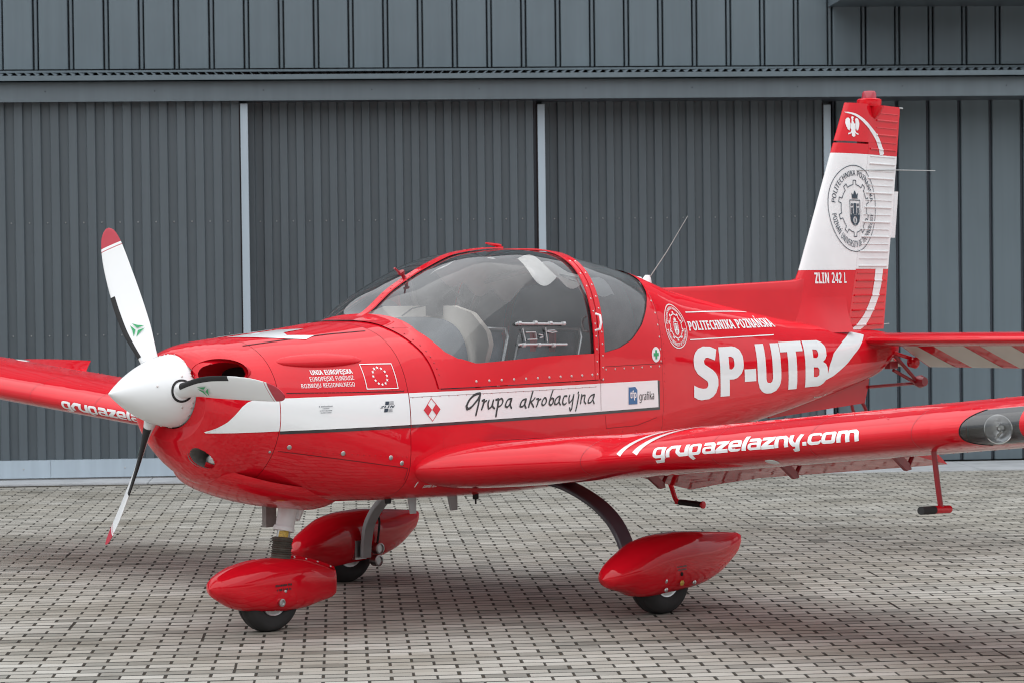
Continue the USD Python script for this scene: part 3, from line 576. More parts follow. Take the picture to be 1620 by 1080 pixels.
finm = obj('fin', loft(fin_rows(1.36, 1.7945, fin_le, hf, 12)), 'red_paint', tail, smooth=35); obj('red_cap', loft(fin_rows(2.5625, 2.630, fin_le, hf, 4)), 'red_paint', finm, smooth=35)
obj('white_panel', loft(fin_rows(1.795, 2.562, fin_le, hf, 18)), 'white_paint', finm, smooth=35)
hr = lambda z: hinge(z) - .002
rud = loft(fin_rows(1.400, 1.8015, hr, rud_te, 10)); rud2 = loft(fin_rows(2.5625, 2.6425, hr, rud_te, 4)); horn = loft(fin_rows(2.643, 2.898, lambda z: fin_le(z), rud_te, 10, 34))
rudder = obj('rudder', rud, 'red_paint', tail, smooth=35); obj('rudder_cap', cat_([rud2, horn]), 'red_paint', rudder, smooth=35, kind=None)
obj('white_panel', loft(fin_rows(1.802, 2.562, hr, rud_te, 16)), 'white_paint', rudder, smooth=35)
def zone(z): return 'white_paint' if 1.80 < z < 2.56 else 'red_paint'
arc = spline([(5.105, 2.836), (5.186, 2.826), (5.268, 2.799), (5.35, 2.757), (5.425, 2.712), (5.483, 2.668), (5.524, 2.611), (5.549, 2.562)], 24); wA = np.interp(np.linspace(0, 1, 24), [0, .25, .6, 1], [.004, .015, .027, .05])
nrm = np.gradient(arc, axis=0); nrm = np.c_[-nrm[:, 1], nrm[:, 0]] / np.linalg.norm(nrm, axis=1, keepdims=True)
SWU = Polygon(np.vstack([arc + nrm * wA[:, None] * .6, (arc - nrm * wA[:, None] * .6)[::-1]])).buffer(0)
SWL = Polygon([(5.455, 1.802), (5.43, 1.70), (5.405, 1.629), (5.35, 1.56), (5.28, 1.494), (5.19, 1.44), (5.097, 1.404), (5.233, 1.402), (5.31, 1.43), (5.371, 1.475), (5.44, 1.54), (5.497, 1.611), (5.54, 1.70), (5.566, 1.802)])
SW = unary_union([SWU, SWL])
bw, br_ = [], []
for k in range(31):
    z = 1.432 + .0487 * k
    if z > 2.89: break
    r = .0065 if k % 2 == 0 else .0032
    for s in (1, -1):
        xa, xb = hinge(z) - (.03 if z < 2.62 else .10), rud_te(z) + .028
        cutx = [xa, xb]; wint = None
        if s > 0:
            hit = LineString([(-xa, z), (-xb, z)]).intersection(SW)
            if not hit.is_empty: wint = (-hit.bounds[0], -hit.bounds[2]); cutx = [xa, wint[0], wint[1], xb]
        for a_, b_ in zip(cutx[:-1], cutx[1:]):
            if a_ - b_ < .004: continue
            white = zone(z) == 'white_paint' or (wint is not None and abs(a_ - wint[0]) < 1e-6)
            pts = [(x, s * (skin_y(x, z) + .001), z) for x in np.linspace(a_, b_, 4)]
            (bw if white else br_).append(tube(pts, r, 6))
obj('white_beads', cat_(bw), 'white_paint', rudder, smooth=50, kind='stuff'); obj('red_beads', cat_(br_), 'red_paint', rudder, smooth=50, kind='stuff')
obj('trim_tab', loft([np.c_[[-5.72, -5.765, -5.765, -5.72], [.010, .003, -.003, -.010], [z] * 4] + np.array([(2.01 - z) * .14 + .03, 0, 0]) for z in (2.012, 2.325)]), 'white_paint', rudder)
obj('rudder_wick', cat_([tube([(rud_te(2.89) + .01, 0, 2.893), (-5.845, 0, 2.893)], .006, 6), tube([(rud_te(1.43) + .01, 0, 1.43), (-5.655, 0, 1.433)], .004, 6)]), 'steel', rudder)
obj('tail_aerial', cat_([tube([(-5.74, 0, 2.471), (-6.249, 0, 2.481)], .0035, 6), tube([(-5.20, .062, 2.452), (-5.74, .012, 2.471)], .003, 6)]), 'steel', tail)
bea = obj('beacon_base', cat_([revolve((-5.44, 0, 2.885), (0, 0, 1), [(0, .075), (.02, .082), (.045, .082), (.053, .07)], 24), revolve((-5.45, 0.028, 2.80), (0, .25, 1), [(0, .004), (.035, .035), (.085, .05), (.1, .05)], 20)]), 'red_paint', tail, smooth=40)
obj('beacon_lens', revolve((-5.44, 0, 2.938), (0, 0, 1), [(0, .05), (.035, .048), (.05, .04), (.055, .01)], 24), 'lens_red', bea, smooth=50)
dors = []
for x in np.r_[stations(-3.05, -4.64, .1)]:
    zt = float(np.interp(-x, [3.05, 3.1, 3.525, 4.572, 4.64], [1.683, 1.691, 1.699, 1.733, 1.752])); zb_ = float(fp(x)[1]) - .02; h = float(np.interp(-x, [3.05, 4.6], [.016, .05]))
    zz = np.linspace(zb_, zt - .012, 6); pr_ = np.r_[[(x, h * 1.5, zb_)], [(x, h * (1 - .35 * i / 5), z) for i, z in enumerate(zz)], [(x, h * .35, zt - .002), (x, 0, zt)]]
    dors.append(np.vstack([pr_, pr_[::-1][1:] * [1, -1, 1]]))
obj('dorsal_fin', grid(np.array(dors)), 'red_paint', tail, smooth=50)
filr = []
for z in np.linspace(1.39, 1.62, 8):
    f_ = 1 - (z - 1.39) / .23; filr.append([(x, max(0.006, skin_y(min(x, fin_le(z) - .002), z)) + .055 * f_ ** 2 * (.4 + .6 * min(1, max(0, (-4.45 - x) / .3))), z) for x in np.linspace(-4.47, -5.04, 14)])
filr = np.array(filr); obj('fin_fillet', cat_([grid(filr), grid(filr * [1, -1, 1])]), 'red_paint', tail, smooth=60)
vp = Polygon([(-4.18, .93), (-4.262, .862), (-5.333, .912), (-5.38, 1.03), (-5.40, 1.12), (-4.6, 1.02)]); m = trimesh.creation.extrude_polygon(vp, .03, engine='earcut'); m.apply_transform(np.array([[1, 0, 0, 0], [0, 0, -1, .015], [0, 1, 0, 0], [0, 0, 0, 1.0]])); obj('ventral_fin', m, 'red_paint', tail)
obj('tail_skid', cat_([tube(spline([(-5.20, 0, .93), (-5.22, 0, .86), (-5.30, 0, .815), (-5.335, 0, .80)], 12), .011, 8), tube(spline([(-5.29, 0, .93), (-5.34, 0, .90), (-5.385, 0, .82), (-5.39, 0, .79)], 12), .012, 8)]), 'deep_red', tail, smooth=40)
obj('control_rod', cat_([tube([(-5.37, .02, 1.017), (-5.90, .03, 1.022)], .011, 8), tube([(-5.62, .05, 1.235), (-5.93, .06, 1.02)], .013, 8), tube([(-5.66, .03, 1.12), (-5.92, .05, 1.02)], .012, 8), revolve((-5.93, .03, 1.035), (.2, 1, 0), [(0, .03), (.05, .045), (.09, .03)], 14), bx(-5.70, -5.60, .0, .04, 1.13, 1.18)]), 'deep_red', tail, smooth=40)
obj('mass_balance', cat_([tube([(-5.60, .07, 1.24), (-5.80, .10, 1.19)], .013, 8), revolve((-5.79, .075, 1.172), (.25, 1, -.1), [(0, .02), (.012, .036), (.06, .038), (.075, .02)], 18)]), 'red_paint', tail, smooth=40)
# ---- tailplane
tp = UsdGeom.Xform.Define(stage, path_for(P(plane), 'tailplane'))
def foil(n=26, m_=.0, p_=.4, t_=.12):
    u = (1 - np.cos(np.linspace(0, np.pi, n))) / 2
    yt = 5 * t_ * (.2969 * np.sqrt(u) - .126 * u - .3516 * u ** 2 + .2843 * u ** 3 - .1036 * u ** 4)
    yc = np.where(u < p_, m_ / p_ ** 2 * (2 * p_ * u - u ** 2), m_ / (1 - p_) ** 2 * (1 - 2 * p_ + 2 * p_ * u - u ** 2)) if m_ else 0 * u
    return u, yc + yt, yc - yt
u_, zu_, zl_ = foil(30, 0, .4, .105)
def half_tail(s):
    R = []
    for y, lx, ch_, zz in ((.06, -5.19, .86, 1.330), (.9, -5.20, .84, 1.338), (1.30, -5.20, .83, 1.341), (1.41, -5.215, .80, 1.343), (1.45, -5.26, .70, 1.344)):
        keep_ = u_ <= .47
        U, A, B = u_[keep_], zu_[keep_], zl_[keep_]
        k = 1.0 if y < 1.4 else (.8 if y < 1.44 else .35)
        ringp = np.vstack([np.c_[lx - ch_ * U, np.full(len(U), s * y), zz + ch_ * A * k], np.c_[lx - ch_ * U[::-1], np.full(len(U), s * y), zz + ch_ * B[::-1] * k]])
        R.append(ringp)
    return loft(R)
obj('stabilizer', cat_([half_tail(1), half_tail(-1)]), 'red_paint', tp, smooth=35)
EA = math.radians(27)
def elev_pt(u, y, top, s):
    """u 0..1 along the drooped elevator"""
    x, z = -.445 * u, (.040 * (1 - u) ** .8 + .002) * (1 if top else -1)
    return np.stack([-5.60 + x * math.cos(EA) + z * math.sin(EA) * -1 * -1, s * y + 0 * u, 1.335 + x * math.sin(EA) + z * math.cos(EA)], -1)
for s in (1, -1):
    R = []
    for y in (.10, .5, 1.0, 1.42):
        U = np.linspace(0, 1, 12); R.append(np.vstack([elev_pt(U, y, True, s), elev_pt(U[::-1], y, False, s)]))
    el = obj('elevator', loft(R), 'red_paint', tp, smooth=35)
    st_ = []
    for k in range(5):
        y0 = -.02 + .365 * k; w_ = .235
        U = np.linspace(.04, .985, 12)
        L2, R2 = np.clip(y0 + .10 * U, .11, 1.41), np.clip(y0 + w_ + .10 * U, .11, 1.41)
        if (R2 - L2).max() < .01: continue
        g_ = np.stack([elev_pt(U, 1, False, s) * [1, 0, 1] + np.c_[0 * U, s * yy, 0 * U] + [.0008, 0, -.0016] for yy in (L2, (L2 + R2) / 2, R2)], 0); st_.append(grid(g_))
    obj('warning_stripes', cat_(st_), 'cream_stripe', el)
    obj('elevator_horn', loft([np.c_[[-5.24, -5.20, -5.22, -5.60, -5.60], [s * y] * 5, np.array([1.30, 1.335, 1.375, 1.372, 1.30])] for y in (1.452, 1.50)]), 'red_paint', el)
# ---- wings
wings = {}
def wing_le(y): return -1.17 + .0757 * y if y > 1.15 else float(np.interp(y, [.30, .62, .70, .85, 1.15], [-.46, -.46, -.52, -.72, -1.083]))
def wing_te(y): return -2.59 + .0757 * y
INC = .075; WING_SIDE = {1: -.027, -1: 0.006}; SIDE = [1]
def wing_z(y): return .795 + .105 * (y - .62) + WING_SIDE[SIDE[0]]
WU, WA, WB = foil(44, .022, .38, .162)
def wing_sec(y):
    le, te = wing_le(y), wing_te(y); c_ = le - te; k = 1.42 / c_
    # keep the outer thickness when the chord grows into the root glove
    A, B = WA * c_ * k ** .85, WB * c_ * k ** .85
    tip = 1.0
    if y > 4.5: tip = math.sqrt(max(0.03, 1 - ((y - 4.5) / .172) ** 2))
    rise = .036 * min(1.0, max(0.0, (1.15 - y) / .53)) * (1 - WU) ** 2
    return le - c_ * WU, wing_z(y) + rise + A * tip - INC * WU, wing_z(y) + rise + B * tip - INC * WU
CUT = .735
LY0, LY1 = 3.455, 3.765
def lens_edge(arc): return LY0 + .10 * min(1.4, ((arc + .02) / .135) ** 2)
def arc_at(y, x, z):
    X, A, B = wing_sec(y); up = np.c_[X, A]; dn = np.c_[X, B]; pl = np.vstack([dn[::-1], up[1:]]); dl = np.r_[0, np.cumsum(np.linalg.norm(np.diff(pl, axis=0), axis=1))]; dl -= dl[len(X) - 1]
    return float(dl[np.argmin((pl[:, 0] - x) ** 2 + (pl[:, 1] - z) ** 2)])
def in_lens(q):
    if not (LY0 - .01 < q[1] < LY1) or q[0] < wing_le(q[1]) - .25: return False
    a = arc_at(q[1], q[0], q[2]); return -.152 < a < .112 and q[1] > lens_edge(a) + .003
def wing_mesh(s):
    R = []
    for y in np.r_[.40, .5, .58, .62, .66, .70, .76, .85, .95, 1.05, 1.15, 1.3, np.linspace(1.5, 4.5, 16), 4.55, 4.6, 4.64, 4.665, 4.671]:
        X, A, B = wing_sec(y); k = WU <= CUT
        xr = wing_le(y) - CUT * (wing_le(y) - wing_te(y))
        X, A, B = np.r_[X[k], xr], np.r_[A[k], np.interp(-xr, -X, A)], np.r_[B[k], np.interp(-xr, -X, B)]
        R.append(np.vstack([np.c_[X, np.full(len(X), s * y), A], np.c_[X[::-1], np.full(len(X), s * y), B[::-1]][:-1]]))
    return loft(R)
def rear_surface(s, y0, y1, ang, drop=0.0):
    R = []
    for y in np.linspace(y0, y1, 8):
        X, A, B = wing_sec(min(y, 4.45)); le, te = wing_le(y), wing_te(y); xr = le - (CUT + .006) * (le - te)
        k = (X <= xr); Xk = np.r_[xr, X[k]]; Ak, Bk = np.interp(-Xk, -X, A), np.interp(-Xk, -X, B)
        hz = (Ak[0] + Bk[0]) / 2 - .02
        p_ = np.vstack([np.c_[Xk, Ak], np.c_[Xk[::-1], Bk[::-1]][:-1]]) - [xr, hz]
        ca, sa = math.cos(ang), math.sin(ang); q = np.c_[p_[:, 0] * ca - p_[:, 1] * sa * -1 * -1, p_[:, 0] * sa + p_[:, 1] * ca] + [xr, hz - drop]
        R.append(np.c_[q[:, 0], np.full(len(q), s * y), q[:, 1]])
    return loft(R)
for s in (1, -1):
    SIDE[0] = s; w = UsdGeom.Xform.Define(stage, path_for(P(plane), 'wing')); wings[s] = w
    tag(w, 'left wing reaching out of the picture at the right' if s > 0 else 'right wing behind the propeller at the left')
    wm = wing_mesh(s)
    if s > 0:
        for _k in range(5):
            tc_ = wm.triangles_center; e_ = np.ptp(wm.triangles[:, :, 1], axis=1); w_ = np.where((wm.triangles[:, :, 1].max(1) > 3.42) & (wm.triangles[:, :, 1].min(1) < 3.80) & (tc_[:, 0] > wing_le(3.6) - .26) & (e_ > .012))[0]
            if len(w_): wm = wm.subdivide(w_)
        tc_ = wm.triangles_center; wm.update_faces(~np.array([in_lens(q) for q in tc_])); wm.remove_unreferenced_vertices()
    obj('wing_skin', wm, 'red_paint', w, smooth=35)
    fl = obj('flap', rear_surface(s, .74, 2.48, math.radians(15), .008), 'red_paint', w, smooth=35)
    ai = obj('aileron', rear_surface(s, 2.515, 4.36, math.radians(6 if s > 0 else 4)), 'red_paint', w, smooth=35)
    # upswept rear tip
    R = []
    for y, lift in ((4.375, 0.0), (4.45, .014), (4.55, .04), (4.62, .06), (4.66, .07)):
        X, A, B = wing_sec(min(y, 4.5)); xr = wing_le(y) - CUT * (wing_le(y) - wing_te(y)); te = wing_te(y) - .30 * (y - 4.375) / .285
        U = np.linspace(0, 1, 10); xx = xr + (te - xr) * U; th0 = np.interp(-xr, -X, A) - np.interp(-xr, -X, B); mid = (np.interp(-xr, -X, A) + np.interp(-xr, -X, B)) / 2
        zc = mid - .02 * U + lift * U ** .55; h_ = th0 / 2 * (1 - U) + .003
        R.append(np.vstack([np.c_[xx, np.full(10, s * y), zc + h_], np.c_[xx[::-1], np.full(10, s * y), (zc - h_)[::-1]]]))
    obj('wing_tip', loft(R), 'red_paint', w, smooth=40)
    for y in (.86, 1.72, 2.44):
        le, te = wing_le(y), wing_te(y); xr = le - CUT * (le - te); X, A, B = wing_sec(y); zb_ = float(np.interp(-(xr + .12), -X, B))
        v = cat_([trimesh.creation.extrude_polygon(Polygon([(xr + .13, zb_ + .02), (xr - .03, zb_ - .085), (xr - .07, zb_ - .08), (xr - .06, zb_ - .055), (xr + .05, zb_ + .02)]), .022, engine='earcut')])
        v.apply_transform(np.array([[1, 0, 0, 0], [0, 0, -1, s * y + .011], [0, 1, 0, 0], [0, 0, 0, 1.0]])); a2 = tube([(xr - .05, s * y, zb_ - .07), (xr - .10, s * (y + .01), zb_ + .01)], .012, 6)
        obj('hinge_bracket', cat_([v, a2]), 'deep_red', w)
# fillet between wing root and fuselage
for s in (1, -1):
    SIDE[0] = s; F_ = []
    for x in stations(-1.25, -2.62, .06):
        t = min(1, max(0, (-1.25 - x) / 1.1)); h = .004 + .085 * t ** 1.6; rr = .006 + .14 * t ** 1.4
        X, A, B = wing_sec(.62); zw = float(np.interp(-max(x, wing_te(.62)), -X, A))
        row = []
        for a in np.linspace(0, np.pi / 2, 8):
            z = zw + h * (1 - math.sin(a)); yy = float(fy(x, zw + h)) - .003 + rr * (1 - math.cos(a)); Xo, Ao, _b = wing_sec(max(.4, yy)); zo = float(np.interp(-max(x, wing_te(yy)), -Xo, Ao)) + .001
            row.append((x, s * yy, zo + h * (1 - math.sin(a))))
        F_.append(row)
    obj('root_fillet', grid(np.array(F_)), 'red_paint', wings[s], smooth=60)
# left wing landing light: cut-away leading edge shown by a clear cover over a dark bay
def wing_surf(y, arc, d=0.0, s=1):
    """point on the wing surface at span y, arc length from the leading edge (up positive)"""
    SIDE[0] = s; X, A, B = wing_sec(y); up = np.c_[X, A]; dn = np.c_[X, B]
    pl = np.vstack([dn[::-1], up[1:]]); dl = np.r_[0, np.cumsum(np.linalg.norm(np.diff(pl, axis=0), axis=1))]; dl -= dl[len(X) - 1]
    x, z = np.interp(arc, dl, pl[:, 0]), np.interp(arc, dl, pl[:, 1]); e = .004
    tx, tz = np.interp(arc + e, dl, pl[:, 0]) - np.interp(arc - e, dl, pl[:, 0]), np.interp(arc + e, dl, pl[:, 1]) - np.interp(arc - e, dl, pl[:, 1]); L = math.hypot(tx, tz)
    nx, nz = tz / L, -tx / L
    return (x + nx * d, s * y, z + nz * d)
for s in (1, -1):
    q = np.array([[wing_surf(y, a, .002, s) for y in np.linspace(float(fy(-1.2, .9)) + .012, float(fy(-1.2, .9)) + .20, 5)] for a in np.linspace(.52, 1.55, 18)]); obj('walkway_strip', grid(q), 'gear_grey', wings[s], smooth=50)
for s in (1, -1):
    sm = [film([ln([(s * y, -.5), (s * y, 1.0)], .0022)], (lambda q: lambda u, v: np.array([wing_surf(abs(a), b, .0012, q) for a, b in zip(u, v)]))(s), .02) for y in (1.15, 2.02, 2.62, 3.2)]
    obj('skin_seams', cat_(sm), 'deep_red', wings[s], kind='stuff')
SIDE[0] = 1; ll = wings[1]
def lens_patch(y0, y1, d, mat_, nm, inset=0.0):
    G_ = []
    for a in np.linspace(-.155 + inset, .115 - inset, 30):
        e0 = y0 + (lens_edge(a) - LY0 if y1 < LY1 + .1 else 0); G_.append([wing_surf(e0 + (y1 - e0) * u, a, d) for u in np.linspace(0, 1, 12)])
    return grid(np.array(G_))
lb_pts = []
for y in np.linspace(LY0 - .03, LY1 + .03, 6):
    X, A, B = wing_sec(y); xr = wing_le(y) - .115; lb_pts.append([(xr, y, float(np.interp(-xr, -X, A)) - .002), (xr, y, float(np.interp(-xr, -X, B)) + .002)])
lb = obj('light_bay', cat_([grid(np.array(lb_pts)), lens_patch(LY0 - .01, LY1 + .02, -.006, None, '').slice_plane((-1.02, 0, 0), (-1, 0, 0))]), 'cabin_dark', ll)
obj('lens_cover', face_out(lens_patch(LY0 - .004, LY1 + .004, .0012, None, '', -.004), (-1.3, 3.6, 1.0)), 'clean_pane', ll, smooth=50)
edge_ = [wing_surf(lens_edge(a), a, .001) for a in np.linspace(-.155, .115, 30)]
obj('lens_seal', tube(edge_, .0028, 6), 'dark_gap', ll)
lc = np.array([wing_le(3.63) - .045, 3.63, wing_z(3.63) - .012]); ld = np.array([.96, .22, -.06])
obj('lamp_reflector', revolve(lc, ld, [(-.05, .012), (-.046, .03), (-.03, .05), (-.004, .0625), (0, .064), (0.001, .060), (-.006, .058), (-.03, .045), (-.044, .025), (-.045, .004)], 32), 'aluminium', lb, smooth=40)
obj('lamp_bulb', cat_([revolve(lc - ld * .04, ld, [(0, .014), (.02, .013), (.028, .006)], 14), tube([lc - ld * .02 + np.array([0, .01, -.01]), lc - ld * .02 + np.array([0.004, -.02, -.045])], .006, 6), tube([lc - ld * .03 + np.array([0, .0, .02]), lc - ld * .03 + np.array([0.0, -.03, .03])], .004, 6)]), 'steel', lb, smooth=40)
obj('lens_edge_band', face_out(lens_patch(LY1, LY1 + .15, .0035, None, ''), (-1.3, 3.8, 1.0)), 'red_paint', ll, smooth=50)
# pitot tube, tie-down ring, step, static vent disc
pt = obj('pitot_mast', tube(spline([(-1.10, 3.2, 1.02), (-1.115, 3.2, .93), (-1.165, 3.2, .70)], 8), .0125, 10), 'deep_red', ll, smooth=40)
obj('pitot_tube', cat_([tube([(-1.245, 3.2, .683), (-1.235, 3.2, .684), (-1.11, 3.2, .690)], [.007, .018, .018], 14)]), 'red_paint', pt, smooth=40)
obj('pitot_tip', cat_([tube([(-1.11, 3.2, .690), (-1.00, 3.2, .695)], [.0185, .0185], 14)]), 'black_rubber', pt, smooth=40)
obj('tie_down_ring', cat_([tube([(-1.25 + .032 * math.sin(a), 3.66 + .012 * math.sin(a), 0.985 + .05 * math.cos(a)) for a in np.linspace(0.2, 2 * np.pi - .2, 18)], .008, 8)]), 'steel', ll, smooth=40)
sp_ = obj('boarding_step', cat_([tube(spline([(-2.345, .70, .66), (-2.375, .71, .585), (-2.395, .72, .52), (-2.40, .735, .505)], 10), .0135, 10), tube([(-2.40, .72, .506), (-2.40, .905, .498)], .014, 10), revolve((-2.40, .90, .498), (0, 1, 0), [(0, .016), (.004, .021), (.012, .021), (.015, .016)], 16)]), 'red_paint', ll, smooth=40)
obj('step_grip', tube([(-2.40, .745, .506), (-2.40, .895, .499)], .0165, 12), 'black_rubber', sp_, smooth=40)
obj('fuel_drain_disc', cat_([disc(wing_surf(2.32, -.135, .001), (.35, 0, -.93), .038, .004, 20)]), 'white_decal', ll)
obj('fuel_cap', disc(wing_surf(4.1, .72, .001, -1), (-.1, 0.1, 1), .05, .006, 18), 'steel', wings[-1])

# ---- propeller
prop = UsdGeom.Xform.Define(stage, path_for(P(plane), 'propeller'))
spin = [(0.0, .168), (.0, .176)] + [(.40 * t, .1765 * (1 - t ** 1.75) ** .98) for t in np.linspace(0.02, .995, 26)]
sp = obj('spinner', revolve((.588, 0, 1.228), (1, 0, 0), spin, 56), 'spinner_white', prop, smooth=50)
scw = []
for k in range(15):
    a = k * 2 * np.pi / 15 + .12
    for xo, rr in ((.022, .1755),):
        scw.append(disc((.588 + xo, rr * math.cos(a), 1.228 + rr * math.sin(a)), (0.05, math.cos(a), math.sin(a)), .006, .004, 8))
for a0 in (0, 2.094, 4.189):
    for da, xo in ((.46, .075), (-.46, .075), (.46, .025), (-.46, .025), (0.25, .2)):
        a = a0 + da; t = xo / .40; rr = .1765 * (1 - t ** 1.75); scw.append(disc((.588 + xo, rr * math.cos(a), 1.228 + rr * math.sin(a)), (0.3, math.cos(a), math.sin(a)), .006, .004, 8))
obj('spinner_screws', cat_(scw), 'rivet_metal', sp, kind='stuff')
obj('spinner_backplate', revolve((.570, 0, 1.228), (1, 0, 0), [(0, .166), (.017, .171)], 40), 'black_rubber', prop, smooth=30)
def blade(theta):
    """blade in the prop plane; local: r along, chord across, normal +x"""
    rr = np.array([.10, .14, .18, .25, .34, .45, .56, .66, .74, .80, .84, .865, .878])
    ch_ = np.array([.086, .086, .092, .112, .137, .146, .144, .135, .122, .104, .082, .052, .018])
    pitch = np.radians([64, 60, 55, 49, 44, 40, 37, 35, 34, 33, 32, 32, 32]); thk = np.array([.078, .074, .056, .03, .022, .017, .014, .012, .010, .009, .008, .007, .005])
    sweep = np.array([0, 0, .002, .006, .010, .010, .006, 0, -.008, -.016, -.022, -.027, -.03])
    R = []; n = 22
    for r, c_, b_, th_, sw in zip(rr, ch_, pitch, thk, sweep):
        t = np.arange(n) * 2 * np.pi / n; u = np.cos(t) * c_ / 2; v = np.sin(t) * th_ / 2 * (1 - .35 * np.cos(t) * -1 * (1 if r > .18 else 0))
        lat = u * math.cos(b_) - v * math.sin(b_) + sw; ax = u * math.sin(b_) + v * math.cos(b_)
        R.append(np.c_[ax, lat, np.full(n, r)])
    R = np.array(R)
    ca, sa = math.cos(theta), math.sin(theta)
    X = .672 + R[..., 0]; Yl = R[..., 2] * ca - R[..., 1] * sa; Zl = R[..., 2] * sa + R[..., 1] * ca
    return np.stack([X, Yl, 1.228 + Zl], -1)
def resample(B, r0, r1, rr=np.array([.10, .14, .18, .25, .34, .45, .56, .66, .74, .80, .84, .865, .878]), n=14):
    return PchipInterpolator(rr, B, axis=0)(np.linspace(r0, r1, n))
for th_ in (math.radians(2.0), math.radians(118), math.radians(242)):
    B = blade(th_)
    b = obj('blade', loft(resample(B, .10, .775, n=26), True, False), 'spinner_white', prop, smooth=50)
    obj('tip_band', loft(resample(B, .775, .779, n=2), False, False), 'blade_red', b, smooth=50)
    obj('white_band', loft(resample(B, .779, .792, n=3), False, False), 'spinner_white', b, smooth=50)
    obj('red_tip', loft(resample(B, .792, .878, n=10), False, True), 'blade_red', b, smooth=50)
    # black leading-edge boot on the inner half
    S = resample(B, .19, .54, n=16); cen_ = S.mean(1, keepdims=True); S2 = cen_ + (S - cen_) * 1.018
    idx = np.r_[19, 20, 21, 0, 1, 2, 3] if True else None
    obj('edge_boot', grid((S2 + (S - cen_) / np.linalg.norm(S - cen_, axis=-1, keepdims=True) * .0012)[:, [19,20,21,0,1,2,3]]), 'black_rubber', b, smooth=60)
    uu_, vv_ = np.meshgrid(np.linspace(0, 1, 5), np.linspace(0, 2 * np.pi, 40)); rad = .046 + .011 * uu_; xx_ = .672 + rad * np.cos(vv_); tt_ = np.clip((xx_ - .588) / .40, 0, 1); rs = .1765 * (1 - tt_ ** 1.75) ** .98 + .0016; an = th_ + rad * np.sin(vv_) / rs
    obj('root_hole_film', grid(np.stack([xx_, rs * np.cos(an), 1.228 + rs * np.sin(an)], -1)), 'black_rubber', sp, smooth=True)  # black film on the spinner, painting the dark of the blade root hole
    # maker's green triangle mark near the root, on the front face
    cc = resample(B, .335, .335, n=1)[0]; ctr = cc.mean(0); k_ = 5
    e1 = resample(B, .36, .36, n=1)[0].mean(0) - ctr; e1 /= np.linalg.norm(e1); e2 = cc[0] - cc[11]; e2 /= np.linalg.norm(e2); nn = np.cross(e1, e2); nn /= np.linalg.norm(nn)
    if nn[0] < 0: nn = -nn
    tri = []
    for q in range(3):
        a = q * 2 * np.pi / 3 + .5; p_ = [(.007, a + 1.047), (.040, a + .16), (.022, a + 1.047), (.040, a + 1.934)]
        pts = np.array([ctr + nn * .0165 + e1 * r_ * math.cos(t_) + e2 * r_ * math.sin(t_) for r_, t_ in p_]); tri.append(trimesh.Trimesh(np.vstack([pts, pts + nn * .0]), [(0, 1, 2), (0, 2, 3)], process=False))
    obj('maker_mark', cat_(tri), 'green_mark', b)

# ---- landing gear
def superpod(st, n=40):
    """st: rows x, z_top, z_bot, half width, exponent"""
    st = np.array(st, float); xs_ = np.linspace(st[0, 0], st[-1, 0], 34); I = PchipInterpolator(-st[:, 0], st[:, 1:], axis=0)(-xs_)
    R = []
    for x, (zt, zb_, hw, ex) in zip(xs_, I):
        t = np.arange(n) * 2 * np.pi / n; e = 2 / ex
        R.append(np.c_[np.full(n, x), hw * np.sign(np.cos(t)) * np.abs(np.cos(t)) ** e, (zt + zb_) / 2 + (zt - zb_) / 2 * np.sign(np.sin(t)) * np.abs(np.sin(t)) ** e])
    return R
def wheel(parent, x, y, r, hw, nm='wheel'):
    prof = [(-hw * .72, r * .52), (-hw * .95, r * .62), (-hw, r * .78), (-hw * .86, r * .92), (-hw * .5, r * .985), (0, r), (hw * .5, r * .985), (hw * .86, r * .92), (hw, r * .78), (hw * .95, r * .62), (hw * .72, r * .52)]
    prof = prof[:5] + [(-hw * .34, r * .992), (-hw * .30, r * .965), (-hw * .26, r * .993), (0, r), (hw * .26, r * .993), (hw * .30, r * .965), (hw * .34, r * .992)] + prof[6:]
    ty = revolve((x, y, r - .006), (0, 1, 0), prof, 40); ty.vertices[:, 2] = np.maximum(ty.vertices[:, 2], .001)
    w_ = obj(nm, ty, 'tyre_rubber', parent, smooth=50)
    obj('rim', cat_([revolve((x, y, r - .006), (0, 1, 0), [(-hw * .8, r * .2), (-hw * .74, r * .48), (-hw * .8, r * .53), (hw * .8, r * .53), (hw * .74, r * .48), (hw * .8, r * .2)], 28)]), 'steel', w_, smooth=35)
    return w_
main_pod = [(-1.2255, .220, .216, .003, 2.0), (-1.229, .234, .204, .018, 2.0), (-1.25, .262, .182, .048, 2.0), (-1.30, .298, .160, .080, 2.1), (-1.40, .345, .132, .112, 2.2), (-1.46, .368, .108, .122, 2.5), (-1.55, .393, .101, .134, 2.8), (-1.70, .411, .106, .140, 2.8), (-1.83, .413, .111, .134, 2.7), (-1.95, .406, .117, .118, 2.5), (-2.06, .396, .135, .098, 2.4), (-2.18, .384, .168, .070, 2.3), (-2.30, .371, .225, .038, 2.1), (-2.375, .362, .272, .016, 2.0), (-2.392, .352, .30, .008, 2.0)]
